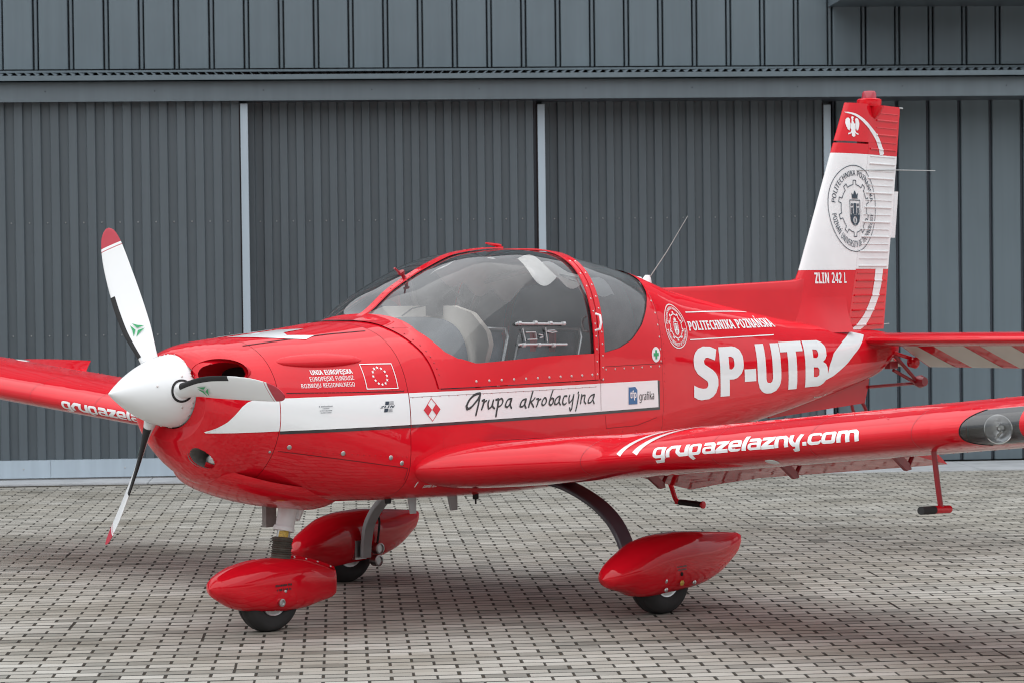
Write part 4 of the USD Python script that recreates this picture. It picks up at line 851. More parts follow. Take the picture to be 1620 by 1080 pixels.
for s in (1, -1):
    gear = UsdGeom.Xform.Define(stage, path_for(P(plane), 'main_gear'))
    tag(gear, 'left main gear with dark curved leg' if s > 0 else 'right main gear behind the nose wheel')
    pod = superpod(main_pod); m = loft(pod)
    c = m.triangles_center; m = m.subdivide()
    c = m.triangles_center; cutb = ((c[:, 0] + 1.69) ** 2 / .205 ** 2 + (c[:, 1] / .075) ** 2 < 1) & (c[:, 2] < .2); m.update_faces(~cutb)
    if s < 0: m.apply_transform(trimesh.transformations.rotation_matrix(math.radians(6), (0, 0, 1), (-1.69, 0, 0))); m.apply_translation((.04, 0, 0))
    m.apply_translation((0, s * 1.165, 0)); pant = obj('wheel_fairing', m, 'red_paint', gear, smooth=45)
    wheel(gear, -1.69 if s > 0 else -1.65, s * 1.165, .198, .068)
    lg = spline([(-1.72, s * .36, .655), (-1.71, s * .50, .638), (-1.69, s * .64, .60), (-1.675, s * .80, .525), (-1.665, s * .91, .43), (-1.66, s * .975, .31), (-1.66, s * .995, .15)], 22)
    rings = []
    for i, q in enumerate(lg):
        tn = lg[min(i + 1, 21)] - lg[max(i - 1, 0)]; tn /= np.linalg.norm(tn); cx = np.array([1.0, 0, 0]); cx -= tn * (cx @ tn); cx /= np.linalg.norm(cx); nn = np.cross(tn, cx); w2 = (.078 if s > 0 else .062) - .028 * i / 21; h2 = .013
        rings.append([q + cx * a * w2 + nn * b * h2 for a, b in ((-1, -.4), (-.9, -1), (.9, -1), (1, -.4), (1, .4), (.9, 1), (-.9, 1), (-1, .4))])
    obj('gear_leg', loft(rings), 'gear_grey' if s > 0 else 'light_grey_paint', gear, smooth=30)
    bolts = [disc((x, s * (1.165 + float(np.interp(-x, [1.4, 1.55, 1.72, 1.88, 2.05], [.116, .138, .142, .128, .095])) - .012), z), (0, s, -.2), .013, .006, 12) for x, z in ((-1.585, .185), (-1.585, .14), (-1.83, .2), (-1.83, .155))] if s > 0 else [disc((x, -1.165 + .125, z), (0, 1, 0), .012, .006, 10) for x, z in ((-1.50, .19), (-1.57, .185))]
    obj('fairing_bolts', cat_(bolts), 'aluminium', pant)
    if s > 0:
        obj('axle_nut', cat_([disc((-1.705, 1.301, .165), (0, 1, -.15), .016, .008, 6)]), 'brass_label', pant); obj('valve_hole', disc((-1.70, 1.306, .212), (0, 1, 0), .011, .002, 12), 'dark_gap', pant)
    else:
        obj('brake_caliper', cat_([bx(-1.69, -1.60, -1.055, -1.02, .14, .25), revolve((-1.79, -1.05, .19), (0, 1, 0), [(0, .034), (.045, .034), (.048, .026), (.040, .024), (.040, .004)], 20), revolve((-1.78, -1.05, .12), (0, 1, 0), [(0, .034), (.045, .034), (.048, .026), (.040, .024), (.040, .004)], 20)]), 'steel', gear, smooth=35)
        obj('brake_hose', tube(spline([(-1.66, -.93, .40), (-1.74, -.99, .42), (-1.80, -1.02, .33), (-1.79, -1.03, .22)], 14), .007, 6), 'black_rubber', gear)
ng = UsdGeom.Xform.Define(stage, path_for(P(plane), 'nose_gear'))
nose_pod = [(.3845, .247, .243, .003, 2.0), (.380, .260, .230, .018, 2.0), (.366, .285, .210, .045, 2.0), (.31, .318, .172, .078, 2.1), (.22, .346, .128, .105, 2.3), (.06, .364, .098, .118, 2.6), (-.08, .362, .088, .114, 2.8), (-.2, .345, .092, .096, 2.8), (-.34, .306, .11, .06, 2.6), (-.45, .268, .128, .022, 2.2), (-.468, .262, .14, .010, 2.0)]
m = loft(superpod(nose_pod)).subdivide(); c = m.triangles_center; m.update_faces(~(((c[:, 0]) ** 2 / .185 ** 2 + (c[:, 1] / .068) ** 2 < 1) & (c[:, 2] < .17)))
npn = obj('wheel_fairing', m, 'red_paint', ng, smooth=45)
obj('fairing_ridge', loft([np.c_[[x] * 4, [.014, .004, -.004, -.014], [z, z + .016, z + .016, z]] for x, z in ((-.06, .357), (-.2, .344), (-.34, .306), (-.455, .266))]), 'red_paint', npn)
obj('fairing_rivets', cat_([disc((x, sy * .016, float(np.interp(-x, [.06, .2, .34, .455], [.366, .353, .315, .273]))), (0, sy, .8), .006, .004, 8) for x in (-.1, -.17, -.25, -.33, -.42) for sy in (1, -1)] + [disc((-.015, .1165, .205), (0, 1, 0), .009, .004, 10)]), 'aluminium', npn)
obj('axle_bolt', cat_([revolve((.01, .112, .150), (0, 1, 0), [(0, .02), (.008, .02), (.009, .013), (.004, .012)], 18)]), 'steel', npn, smooth=30)
wheel(ng, 0.0, 0.0, .178, .062)
obj('strut_cylinder', cat_([tube([(-.20, 0, .80), (-.145, 0, .60), (-.118, 0, .505)], [.05, .05, .047], 20), revolve((-.118, 0, .515), (.27, 0, -1), [(0, .052), (.012, .056), (.024, .052)], 20), tube([(-.235, 0, .66), (-.18, .02, .545)], [.045, .02], 10)]), 'strut_white', ng, smooth=40)
obj('strut_arm', cat_([loft([np.c_[[-.16, -.30, -.30, -.17], [.022 * a, .022 * a, .022 * a, .022 * a], [.54, .66, .72, .62]] for a in (1, -1)])]), 'strut_white', ng)
sps = obj('strut_piston', tube([(-.118, 0, .51), (-.105, 0, .44)], .034, 18), 'steel', ng, smooth=40)
obj('strut_label', grid(np.array([[(-.114 + .013 * k + .0348 * math.cos(a), .0348 * math.sin(a), .497 - .042 * k) for a in np.linspace(.15, 1.75, 10)] for k in (0, 1)])), 'brass_label', sps, smooth=True)
bel = [(0, .04), (.006, .055)]
for k in range(9): bel += [(.010 + .0105 * k, .054 + .003 * math.sin(k * 2.1)), (.0152 + .0105 * k, .0475 + .002 * math.cos(k * 1.7))]
bel += [(.108, .056), (.112, .045)]
obj('strut_bellows', revolve((-.106, 0, .462), (.14, 0, -1), bel, 28), 'bellows_fabric', ng, smooth=40)
obj('nose_leg_lower', cat_([tube([(-.10, 0, .37), (-.07, 0, .2)], .03, 10), bx(-.11, .02, -.1, -.06, .14, .2), bx(-.11, .02, .06, .1, .14, .2)]), 'light_grey_paint', ng)
obj('cowl_drain', cat_([bx(-.16, -.09, -.135, -.105, .505, .66)]), 'dirty_grey', fus)
obj('belly_antenna', cat_([loft([np.c_[[-.60 - .02 * k, -.66, -.66, -.60 - .02 * k], [.40 + .004, .40 + .004, .40 - .004, .40 - .004], [z] * 4] for k, z in ((0, .66), (1.0, .56))])]), 'light_grey_paint', fus)
obj('belly_antenna', cat_([loft([np.c_[[-.96 - .03 * k, -1.04, -1.04, -.96 - .03 * k], [.33 + .004, .33 + .004, .33 - .004, .33 - .004], [z] * 4] for k, z in ((0, .66), (1.0, .545))])]), 'light_grey_paint', fus)
obj('fuel_drain', cat_([tube([(-1.11, .40, .65), (-1.11, .40, .60)], .016, 10), tube([(-1.11, .40, .60), (-1.11, .40, .575)], .005, 6), revolve((-.50, .36, .62), (0, 0, 1), [(0, .015), (.03, .02)], 10)]), 'black_rubber', fus)
# ---- antennas on the spine
obj('whip_antenna', cat_([tube([(-3.06, 0, 1.735), (-3.25, 0, 1.91), (-3.458, 0, 2.127)], [.0035, .003, .0022], 6)]), 'dirty_grey', fus)
obj('antenna_base', cat_([loft([np.c_[-3.03 + np.array([.045, 0, -.05, 0]) * k + dx, np.array([0, .02, 0, -.02]) * k, [z] * 4] for k, z, dx in ((1.7, 1.67, 0), (1.5, 1.70, -.0), (.8, 1.752, -.025), (.45, 1.77, -.03))])]), 'white_decal', fus, smooth=50)
obj('gps_antenna', cat_([loft([np.c_[-2.92 + .085 * np.cos(t_a) * k, .045 * np.sin(t_a) * k, np.full(16, z)] for t_a in [np.arange(16) * 2 * np.pi / 16] for k, z in ((1.0, 1.71), (1.0, 1.742), (.85, 1.758), (.4, 1.764))])]), 'white_decal', fus, smooth=50)

# ------------------------------------------------------------------ markings: thin films that follow the skin
GL = json.loads('{"B-":[52,[[[4,55,47,55,47,31,4,31]]]],"BB":[91,[[[10,114,59,113,72,108,80,99,82,92,81,75,76,66,68,60,78,54,83,45,84,27,79,14,71,6,63,2,54,0,10,0],[37,24,48,23,55,28,56,40,51,47,37,48],[37,71,47,70,52,73,54,78,54,85,50,91,37,92]]]],"BP":[85,[[[10,114,52,114,61,112,70,107,74,103,80,90,81,70,79,61,73,50,61,41,50,38,37,38,37,0,10,0],[37,62,44,61,48,63,52,68,53,73,52,86,45,91,37,91]]]],"BS":[74,[[[4,32,16,26,28,23,36,23,40,25,42,29,42,35,40,39,15,56,7,68,5,75,5,89,7,97,11,104,19,111,33,116,53,115,70,108,63,84,45,91,38,91,33,85,33,80,35,76,56,63,64,55,68,48,70,41,70,28,64,12,56,4,45,-1,25,-2,15,0,4,6]]]],"BT":[76,[[[3,90,3,114,73,114,73,90,51,90,51,-1,24,-1,24,90]]]],"BU":[96,[[[9,114,37,114,37,33,39,26,42,23,51,22,57,26,59,33,59,114,87,114,87,31,85,21,81,13,71,3,55,-2,40,-2,31,0,23,4,15,12,9,30]]]],"S ":[42,[]],"S2":[75,[[[5,0,5,16,34,55,44,79,44,88,39,96,26,96,14,87,5,101,15,111,24,115,41,116,48,114,56,109,63,99,65,76,58,56,32,20,67,19,67,0]]]],"S4":[75,[[[3,23,3,42,40,113,62,114,62,41,73,41,73,23,62,23,62,0,41,0,41,23],[41,82,21,41,41,41]]]],"SA":[84,[[[0,0,27,112,28,114,56,114,84,-1,61,-1,54,27,29,27,23,-1],[43,92,33,46,51,46]]]],"SC":[77,[[[7,45,7,67,10,83,16,97,27,109,37,114,55,115,73,108,67,90,54,96,46,96,40,93,34,84,30,65,31,39,36,25,48,17,60,18,70,23,70,3,54,-2,41,-2,27,3,14,18]]]],"SD":[90,[[[10,114,46,114,58,111,73,99,78,90,83,69,83,48,80,32,71,14,56,3,45,0,10,0],[32,20,42,19,49,22,57,33,60,48,60,67,57,82,50,92,42,95,32,94]]]],"SE":[68,[[[10,114,62,114,62,95,32,94,32,69,60,69,60,50,32,50,32,19,62,19,62,0,10,0]]]],"SF":[66,[[[10,115,61,115,61,96,32,96,32,65,59,65,59,46,32,46,32,0,10,0]]]],"SG":[92,[[[7,46,9,79,15,94,25,106,46,115,68,114,82,108,76,90,66,95,51,96,38,89,31,73,30,47,33,31,42,19,48,17,62,18,63,45,48,45,48,64,84,64,84,4,60,-2,43,-2,30,2,20,10,14,19]]]],"SH":[92,[[[10,114,32,114,32,69,59,69,60,114,82,114,82,0,60,0,59,50,32,50,32,0,10,0]]]],"SI":[53,[[[5,0,5,12,15,17,15,97,5,102,5,114,48,114,48,102,37,97,37,17,48,12,48,0]]]],"SJ":[43,[[[-9,-14,6,-14,11,-4,11,114,33,114,33,-5,31,-16,28,-23,21,-30,10,-34,-3,-34,-9,-32]]]],"SK":[82,[[[10,114,32,114,33,66,59,114,82,114,55,64,82,0,58,0,39,45,32,40,32,0,10,0]]]],"SL":[65,[[[10,114,32,114,32,19,63,19,63,0,10,0]]]],"SN":[99,[[[10,114,36,114,68,40,69,114,89,114,89,0,63,0,31,76,30,0,10,0]]]],"SO":[95,[[[7,45,7,68,10,85,16,99,25,109,36,114,54,115,70,109,77,102,83,91,87,76,88,45,83,22,71,5,54,-2,41,-2,29,2,22,7,14,18],[30,68,33,29,40,19,51,17,59,23,65,45,65,68,61,87,54,95,45,96,40,94,33,84]]]],"SP":[79,[[[10,114,47,114,58,111,69,101,74,86,73,65,67,52,56,43,32,40,32,-1,10,-1],[32,60,44,60,51,68,51,88,42,95,32,95]]]],"SR":[82,[[[10,115,51,114,64,108,70,101,74,89,73,70,68,59,59,52,59,48,81,2,80,0,57,1,38,45,32,44,32,0,10,0],[32,64,43,63,51,71,52,86,45,95,32,96]]]],"SS":[70,[[[5,25,7,26,25,18,34,18,41,22,43,28,40,41,17,56,8,68,6,89,12,104,20,111,32,115,50,114,65,108,59,89,48,94,36,95,28,87,30,75,55,58,64,44,65,26,57,8,48,1,38,-2,14,0,5,5]]]],"ST":[68,[[[2,95,2,114,66,114,66,95,45,95,45,0,23,0,23,95]]]],"SU":[90,[[[10,114,32,114,32,30,36,20,49,17,56,21,59,31,59,114,81,114,80,23,72,7,61,0,53,-2,30,0,21,5,13,16,10,28]]]],"SV":[82,[[[28,0,0,114,23,114,41,27,59,114,82,114,54,0]]]],"SW":[124,[[[23,0,1,114,22,114,37,32,53,114,72,114,87,30,102,114,124,114,102,0,76,0,62,75,48,0]]]],"SY":[76,[[[0,113,23,114,38,70,53,114,76,114,49,45,49,0,27,0,27,45]]]],"SZ":[68,[[[4,0,4,17,41,94,5,95,5,114,65,114,65,97,29,20,65,19,65,0]]]],"S\\u0143":[99,[[[10,114,36,114,68,40,69,114,89,114,89,0,63,0,31,76,30,0,10,0]],[[36,123,49,149,73,149,69,141,52,123]]]],"M ":[42,[]],"MA":[72,[[[1,0,28,115,44,115,72,0,58,0,49,36,23,36,15,0],[26,50,47,49,37,97,35,97]]]],"MB":[76,[[[12,115,50,114,60,109,66,101,68,94,67,76,62,66,53,60,60,57,68,47,70,26,64,10,54,2,47,0,12,0],[41,12,51,15,55,22,55,43,46,53,25,54,25,11],[25,66,44,66,51,71,54,90,48,101,38,104,25,104]]]],"MC":[71,[[[8,46,10,81,13,91,22,106,31,113,40,116,53,116,67,111,63,99,51,104,37,102,26,87,22,66,23,39,31,18,44,10,53,10,65,14,65,3,53,-2,40,-2,26,4,13,23]]]],"MD":[83,[[[12,115,43,115,53,112,64,103,72,87,75,70,75,47,72,30,64,13,57,6,46,1,12,0],[25,13,40,12,49,16,57,28,60,39,61,69,58,85,48,100,40,103,25,103]]]],"ME":[65,[[[12,115,58,115,58,103,25,102,25,66,56,66,56,54,25,54,25,12,58,12,58,0,12,0]]]],"MF":[61,[[[12,115,58,115,58,103,25,103,25,61,56,61,56,49,25,49,25,0,12,0]]]],"MG":[88,[[[8,46,8,68,11,84,17,98,27,109,44,116,64,115,78,109,73,97,62,103,47,104,31,95,23,75,22,48,26,28,37,13,46,10,63,11,66,13,66,48,50,48,50,60,79,60,79,3,58,-2,42,-2,30,2,16,17]]]],"MH":[86,[[[12,115,25,115,25,66,60,66,61,115,74,115,74,0,61,0,60,54,25,54,25,0,12,0]]]],"MI":[45,[[[5,8,16,11,16,104,5,107,5,115,39,115,39,107,29,104,29,11,39,8,39,0,5,0]]]],"MJ":[35,[[[-8,-18,6,-18,11,-8,11,115,24,115,23,-15,16,-27,7,-31,-7,-30]]]],"MK":[72,[[[12,115,25,115,26,60,55,114,70,115,43,63,72,0,56,1,33,52,25,44,25,0,12,0]]]],"ML":[60,[[[12,0,12,115,25,115,25,12,57,12,57,0]]]],"MM":[115,[[[12,115,31,115,58,23,84,115,104,115,104,0,91,0,90,94,64,0,51,0,27,88,24,91,24,0,12,0]]]],"MN":[92,[[[12,115,29,114,67,26,68,115,80,115,80,0,63,1,25,90,24,0,12,0]]]],"MO":[88,[[[8,45,9,79,18,104,25,111,38,116,50,116,61,112,70,103,75,93,80,68,79,37,70,11,61,2,50,-2,38,-2,29,1,19,10,13,21],[23,44,27,22,35,12,48,10,59,18,65,37,66,69,62,90,57,99,51,103,41,104,35,102,26,90,22,69]]]],"MP":[71,[[[12,115,49,113,60,105,66,89,65,68,59,55,45,46,25,45,25,0,12,0],[25,57,40,57,47,61,50,66,52,88,49,97,43,102,25,104]]]],"MR":[74,[[[12,115,45,114,53,111,61,104,66,90,65,70,61,61,49,50,71,0,56,0,36,48,25,48,25,0,12,0],[25,60,43,61,51,71,52,89,48,98,42,102,25,103]]]],"MS":[66,[[[6,16,24,11,34,11,44,18,47,27,47,35,43,44,20,58,9,71,7,92,11,103,20,112,31,116,43,116,59,111,55,98,42,103,32,103,25,99,21,90,21,80,24,73,46,59,57,47,60,37,60,25,54,9,43,0,22,-2,6,4]]]],"MT":[62,[[[2,103,2,115,60,115,60,103,37,103,37,0,24,0,24,103]]]],"MU":[84,[[[11,115,24,115,24,29,26,20,31,13,46,10,57,17,60,29,60,115,73,115,73,27,68,10,56,0,49,-2,28,0,17,9,13,17,11,27]]]],"MV":[71,[[[27,0,0,115,14,115,15,113,35,20,56,115,70,115,43,0]]]],"MW":[115,[[[0,114,14,115,32,22,51,115,64,115,82,20,100,114,114,115,91,0,75,0,74,2,57,90,40,0,24,0]]]],"MY":[63,[[[25,46,1,115,15,115,32,63,48,114,63,115,38,46,38,0,25,0]]]],"MZ":[57,[[[4,0,4,12,39,102,5,103,5,115,54,115,54,103,19,13,54,12,54,0]]]],"Ma":[66,[[[5,17,6,34,14,46,27,51,43,52,42,69,37,76,27,77,15,72,11,82,27,88,39,88,47,85,53,78,56,67,56,0,46,0,44,10,32,-1,17,-1,11,3],[18,29,20,13,25,9,36,11,42,21,43,42,30,42,23,39]]]],"Mf":[40,[[[1,75,1,82,11,87,12,107,16,117,24,122,44,120,41,110,29,111,24,101,24,86,38,86,38,75,24,75,24,-1,11,-1,11,74]]]],"Mg":[74,[[[7,31,9,66,13,76,20,84,26,87,38,87,44,84,51,75,53,86,64,86,64,-11,58,-28,52,-34,39,-39,24,-39,11,-34,11,-22,32,-28,42,-26,47,-22,51,-11,51,9,36,-2,27,-2,20,1,11,13],[20,51,23,18,28,11,36,9,45,13,51,30,51,53,49,65,41,75,29,75,23,67]]]],"Mi":[33,[[[9,106,9,114,12,118,19,119,23,116,24,105,21,101,14,100]],[[10,86,23,86,23,0,10,0]]]],"Mk":[64,[[[10,123,23,123,23,47,46,84,48,86,62,86,41,53,63,0,49,0,32,42,23,32,23,0,10,0]]]],"Mp":[74,[[[10,86,21,86,23,74,29,83,36,87,53,85,58,81,64,70,67,54,66,25,59,6,50,-1,38,-2,31,1,23,9,23,-39,10,-39],[23,53,25,21,32,11,39,9,48,13,53,25,54,51,50,70,43,76,31,74,25,65]]]],"Mr":[48,[[[10,86,20,86,23,73,32,86,36,88,47,87,45,73,33,73,25,61,23,51,23,0,10,0]]]],"Mt":[42,[[[3,75,3,83,12,86,15,105,24,106,24,86,38,86,38,75,24,74,24,16,28,10,40,10,40,1,37,-1,23,-2,13,6,11,13,11,74]]]],"M\\u0143":[92,[[[12,115,29,114,67,26,68,115,80,115,80,0,63,1,25,90,24,0,12,0]],[[37,126,52,152,67,152,61,141,46,126]]]],"Xt":[57,[[[2,68,2,81,13,87,19,106,35,106,35,88,52,88,52,68,35,68,35,26,36,21,40,18,54,20,53,2,42,-2,29,-2,16,5,11,19,11,68]]]],"Xf":[52,[[[2,69,2,82,12,88,14,109,21,119,31,123,44,123,56,119,51,102,39,103,36,96,36,89,51,89,51,69,36,69,36,0,12,0,12,68]]]],"Xp":[86,[[[9,88,29,88,31,78,33,77,36,82,45,89,56,90,63,88,72,80,79,61,80,33,78,22,72,8,61,-1,49,-2,41,1,33,9,33,-39,9,-39],[33,51,34,29,39,20,49,19,52,22,55,30,56,49,53,65,48,70,38,68,35,63]]]]}')
def ring_of(r): return np.array(r, float).reshape(-1, 2)
def glyph_poly(k):
    adv, rings = GL[k]
    return adv, [Polygon(ring_of(g_[0]), [ring_of(h) for h in g_[1:]]).buffer(0) for g_ in rings]
def text_polys(style, text, cap):
    """polygons reading +u from 0; capital height cap"""
    cx, out = 0.0, []
    for ch_ in text:
        adv, ps = glyph_poly(style + ch_)
        out += [affinity.translate(p_, cx, 0) for p_ in ps]; cx += adv
    k = cap / 114.0
    return [affinity.scale(p_, k, k, origin=(0, 0)) for p_ in out], cx * k
def fit(polys, u0, u1, v0, v1, src=None):
    """moves polygons so that their box (or src) fills u0..u1, v0..v1"""
    U = unary_union(polys); a, b, c_, d = src or U.bounds
    return [affinity.affine_transform(p_, [(u1 - u0) / (c_ - a), 0, 0, (v1 - v0) / (d - b), u0 - a * (u1 - u0) / (c_ - a), v0 - b * (v1 - v0) / (d - b)]) for p_ in polys]
def on_fus(d=.0015):      # u = -x (reads left to right on the left side), v = z
    return lambda u, v: sec_pt(-np.asarray(u), np.asarray(v), 1, d)
def on_fin(d=.0015):
    return lambda u, v: np.array([(-a, skin_y(-a, b) + d, b) for a, b in zip(u, v)])
F1, F2 = on_fus(.0016), on_fus(.0032)
# side stripe
stripe = sbox(-.2935, 1.0305, .4222, 1.187); stripe2 = Polygon([(.4278, 1.0305), (2.513, 1.0235), (2.505, 1.175), (.4278, 1.187)])
obj('side_stripe', film([stripe, stripe2], F1, .05), 'white_decal', fus, smooth=True)
nose_str = Polygon([(-.298, 1.0305), (-.298, 1.187), (-.40, 1.188), (-.44, 1.184), (-.468, 1.174), (-.492, 1.155), (-.515, 1.125), (-.545, 1.084), (-.575, 1.055), (-.598, 1.036), (-.594, 1.031)])
obj('nose_stripe', film([nose_str], on_fus(.002), .02), 'white_decal', fus, smooth=True)
obj('stripe_black_line', film([sbox(-.2935, 1.0155, .4222, 1.0305), Polygon([(.4278, 1.0155), (2.528, 1.0085), (2.513, 1.0235), (.4278, 1.0305)]), Polygon([(2.513, 1.0235), (2.528, 1.0085), (2.527, 1.171), (2.505, 1.175)])], F1, .05), 'black_decal', fus, smooth=True)  # black livery line below the white stripe and up its rear end
# registration
reg = []
for ch_, u0, u1, v0, v1 in (('S', 2.908, 3.195, 1.040, 1.350), ('P', 3.222, 3.515, 1.050, 1.341), ('-', 3.520, 3.662, 1.126, 1.200), ('U', 3.683, 3.983, 1.044, 1.346), ('T', 3.99, 4.286, 1.056, 1.350), ('B', 4.305, 4.612, 1.061, 1.351)):
    reg += fit(glyph_poly('B' + ch_)[1], u0, u1, v0, v1)
obj('registration_letters', film(reg, F1, .035), 'white_decal', fus, smooth=True, label='large white letters SP-UTB')
# university name with slab ends
def slab(polys, txt, cap):
    out = list(polys); cx = 0
    for ch_ in txt:
        adv, ps = glyph_poly('S' + ch_); k = cap / 114.0
        if ps:
            b_ = unary_union(ps).bounds; x0, x1 = (cx + b_[0]) * k, (cx + b_[2]) * k; st_ = .16 * cap; e_ = .07 * cap
            lo, hi = [], []
            if ch_ in 'PIHNKLETAF': lo.append((x0 - e_, x0 + st_ + e_) if ch_ != 'I' and ch_ != 'T' else ((x0 + x1) / 2 - st_, (x0 + x1) / 2 + st_))
            if ch_ in 'HKA': lo.append((x1 - st_ - e_, x1 + e_))
            if ch_ in 'PIHNKLE': hi.append((x0 - e_, x0 + st_ + e_) if ch_ != 'I' else ((x0 + x1) / 2 - st_, (x0 + x1) / 2 + st_))
            if ch_ in 'HNK': hi.append((x1 - st_ - e_, x1 + e_))
            out += [sbox(a_, 0, b2, .12 * cap) for a_, b2 in lo] + [sbox(a_, cap * .88, b2, cap) for a_, b2 in hi]
        cx += adv
    return out
T_, wd = text_polys('S', 'POLITECHNIKA POZNA\u0143SKA', 1.0); T_ = slab(T_, 'POLITECHNIKA POZNA\u0143SKA', 1.0)
obj('university_name', film(fit(T_, 2.905, 4.045, 1.443, 1.4965, (0, 0, wd, 1)), F1, .03), 'white_decal', fus, smooth=True)
obj('name_rules', film([ln([(2.936, 1.549), (3.3, 1.548), (3.62, 1.544), (3.86, 1.537)], .0062, 2), ln([(2.895, 1.391), (3.968, 1.395)], .0062)], F1, .04), 'white_decal', fus, smooth=True)
# round university seal: outer ring, lettering on a circle, gear wheel, crowned shield
def circ_text(style, text, R, cap, a0, a1, outward=True):
    ps, w_ = text_polys(style, text, cap); out = []
    for p_ in ps:
        def f(xy):
            t = (xy[:, 0] / w_); a = a0 + (a1 - a0) * t; r = R + xy[:, 1] if outward else R - xy[:, 1]
            return np.c_[r * np.cos(a), r * np.sin(a)]
        ex = f(np.array(p_.exterior.coords)); out.append(Polygon(ex, [f(np.array(h.coords)) for h in p_.interiors]).buffer(0))
    return out
def seal_polys(thin, sty='S'):
    out = [Point(0, 0).buffer(1.0, 48).difference(Point(0, 0).buffer(1 - thin, 48))]
    out += circ_text(sty, 'POLITECHNIKA POZNA\u0143SKA', .755, .125, math.radians(172), math.radians(12)) + circ_text(sty, 'POZNA\u0143 UNIVERSITY OF TECHNOLOGY', .895, .145, math.radians(188), math.radians(352), False)
    gr_ = []
    for k in range(10):
        for r, da in ((.56, -.30), (.56, -.12), (.66, -.10), (.66, .10), (.56, .12)):
            a = math.pi / 2 + k * 2 * np.pi / 10 + da; gr_.append((r * math.cos(a), r * math.sin(a)))
    gp = Polygon(gr_); out.append(gp.difference(gp.buffer(-thin * 1.1)))
    return out
def crest_polys(thin):
    sh_ = Polygon([(-.22, .20), (.22, .20), (.21, -.16), (.17, -.30), (.08, -.385), (0, -.40), (-.08, -.385), (-.17, -.30), (-.21, -.16)])
    out = [sh_.difference(sh_.buffer(-thin))]
    out += [Polygon([(-.11, .25), (.11, .25), (.135, .36), (.07, .31), (0, .42), (-.07, .31), (-.135, .36)]), sbox(-.12, .225, .12, .245)]
    out += [sbox(-.155, -.12, -.095, .02), sbox(.095, -.12, .155, .02), sbox(-.05, -.14, .05, .0), Polygon([(-.06, .12), (.06, .12), (.05, .02), (0, -.01), (-.05, .02)]), Point(-.125, .085).buffer(.035), Point(.125, .085).buffer(.035), sbox(-.06, .0, -.03, .03), sbox(.03, .0, .06, .03)]
    base_ = Polygon([(-.18, -.14), (-.12, -.14), (-.12, -.12), (-.06, -.12), (-.06, -.15), (.06, -.15), (.06, -.12), (.12, -.12), (.12, -.14), (.18, -.14), (.16, -.29), (.07, -.365), (-.07, -.365), (-.16, -.29)])
    out.append(base_.difference(Point(0, -.265).buffer(.085)))
    out.append(Point(0, -.245).buffer(.03).difference(Point(0, -.245).buffer(.014))); out.append(Point(0, -.295).buffer(.032).difference(Point(0, -.295).buffer(.016)))
    return out
def place(polys, cx, cy, kx, ky=None): return [affinity.translate(affinity.scale(p_, kx, ky or kx, origin=(0, 0)), cx, cy) for p_ in polys]
obj('university_seal', film(place(seal_polys(.045) + crest_polys(.03), 2.755, 1.4725, .127), F1, .025), 'white_decal', fus, smooth=True)
# EU funding notice
t1, w1 = text_polys('M', 'UNIA EUROPEJSKA', 1); t2, w2 = text_polys('M', 'EUROPEJSKI FUNDUSZ', 1); t3, w3 = text_polys('M', 'ROZWOJU REGIONALNEGO', 1)
obj('funding_text', film(fit([p_.buffer(.03) for p_ in t1], -.107, .120, 1.294, 1.3155, (0, 0, w1, 1)) + fit(t2, -.123, .117, 1.2635, 1.284, (0, 0, w2, 1)) + fit(t3, -.176, .114, 1.2325, 1.2525, (0, 0, w3, 1)), F1, .03), 'white_decal', fus, smooth=True)
fr = Polygon([(.178, 1.3385), (.369, 1.3365), (.366, 1.2115), (.174, 1.2145)])
def star(cx, cy, r): return Polygon([(cx + (r if k % 2 == 0 else r * .42) * math.sin(k * math.pi / 5), cy + (r if k % 2 == 0 else r * .42) * math.cos(k * math.pi / 5)) for k in range(10)])
obj('star_flag', film([fr.difference(fr.buffer(-.0042))] + [star(.273 + .041 * math.sin(k * math.pi / 6), 1.2765 + .041 * math.cos(k * math.pi / 6), .0088) for k in range(12)], F1, .03), 'white_decal', fus, smooth=True)
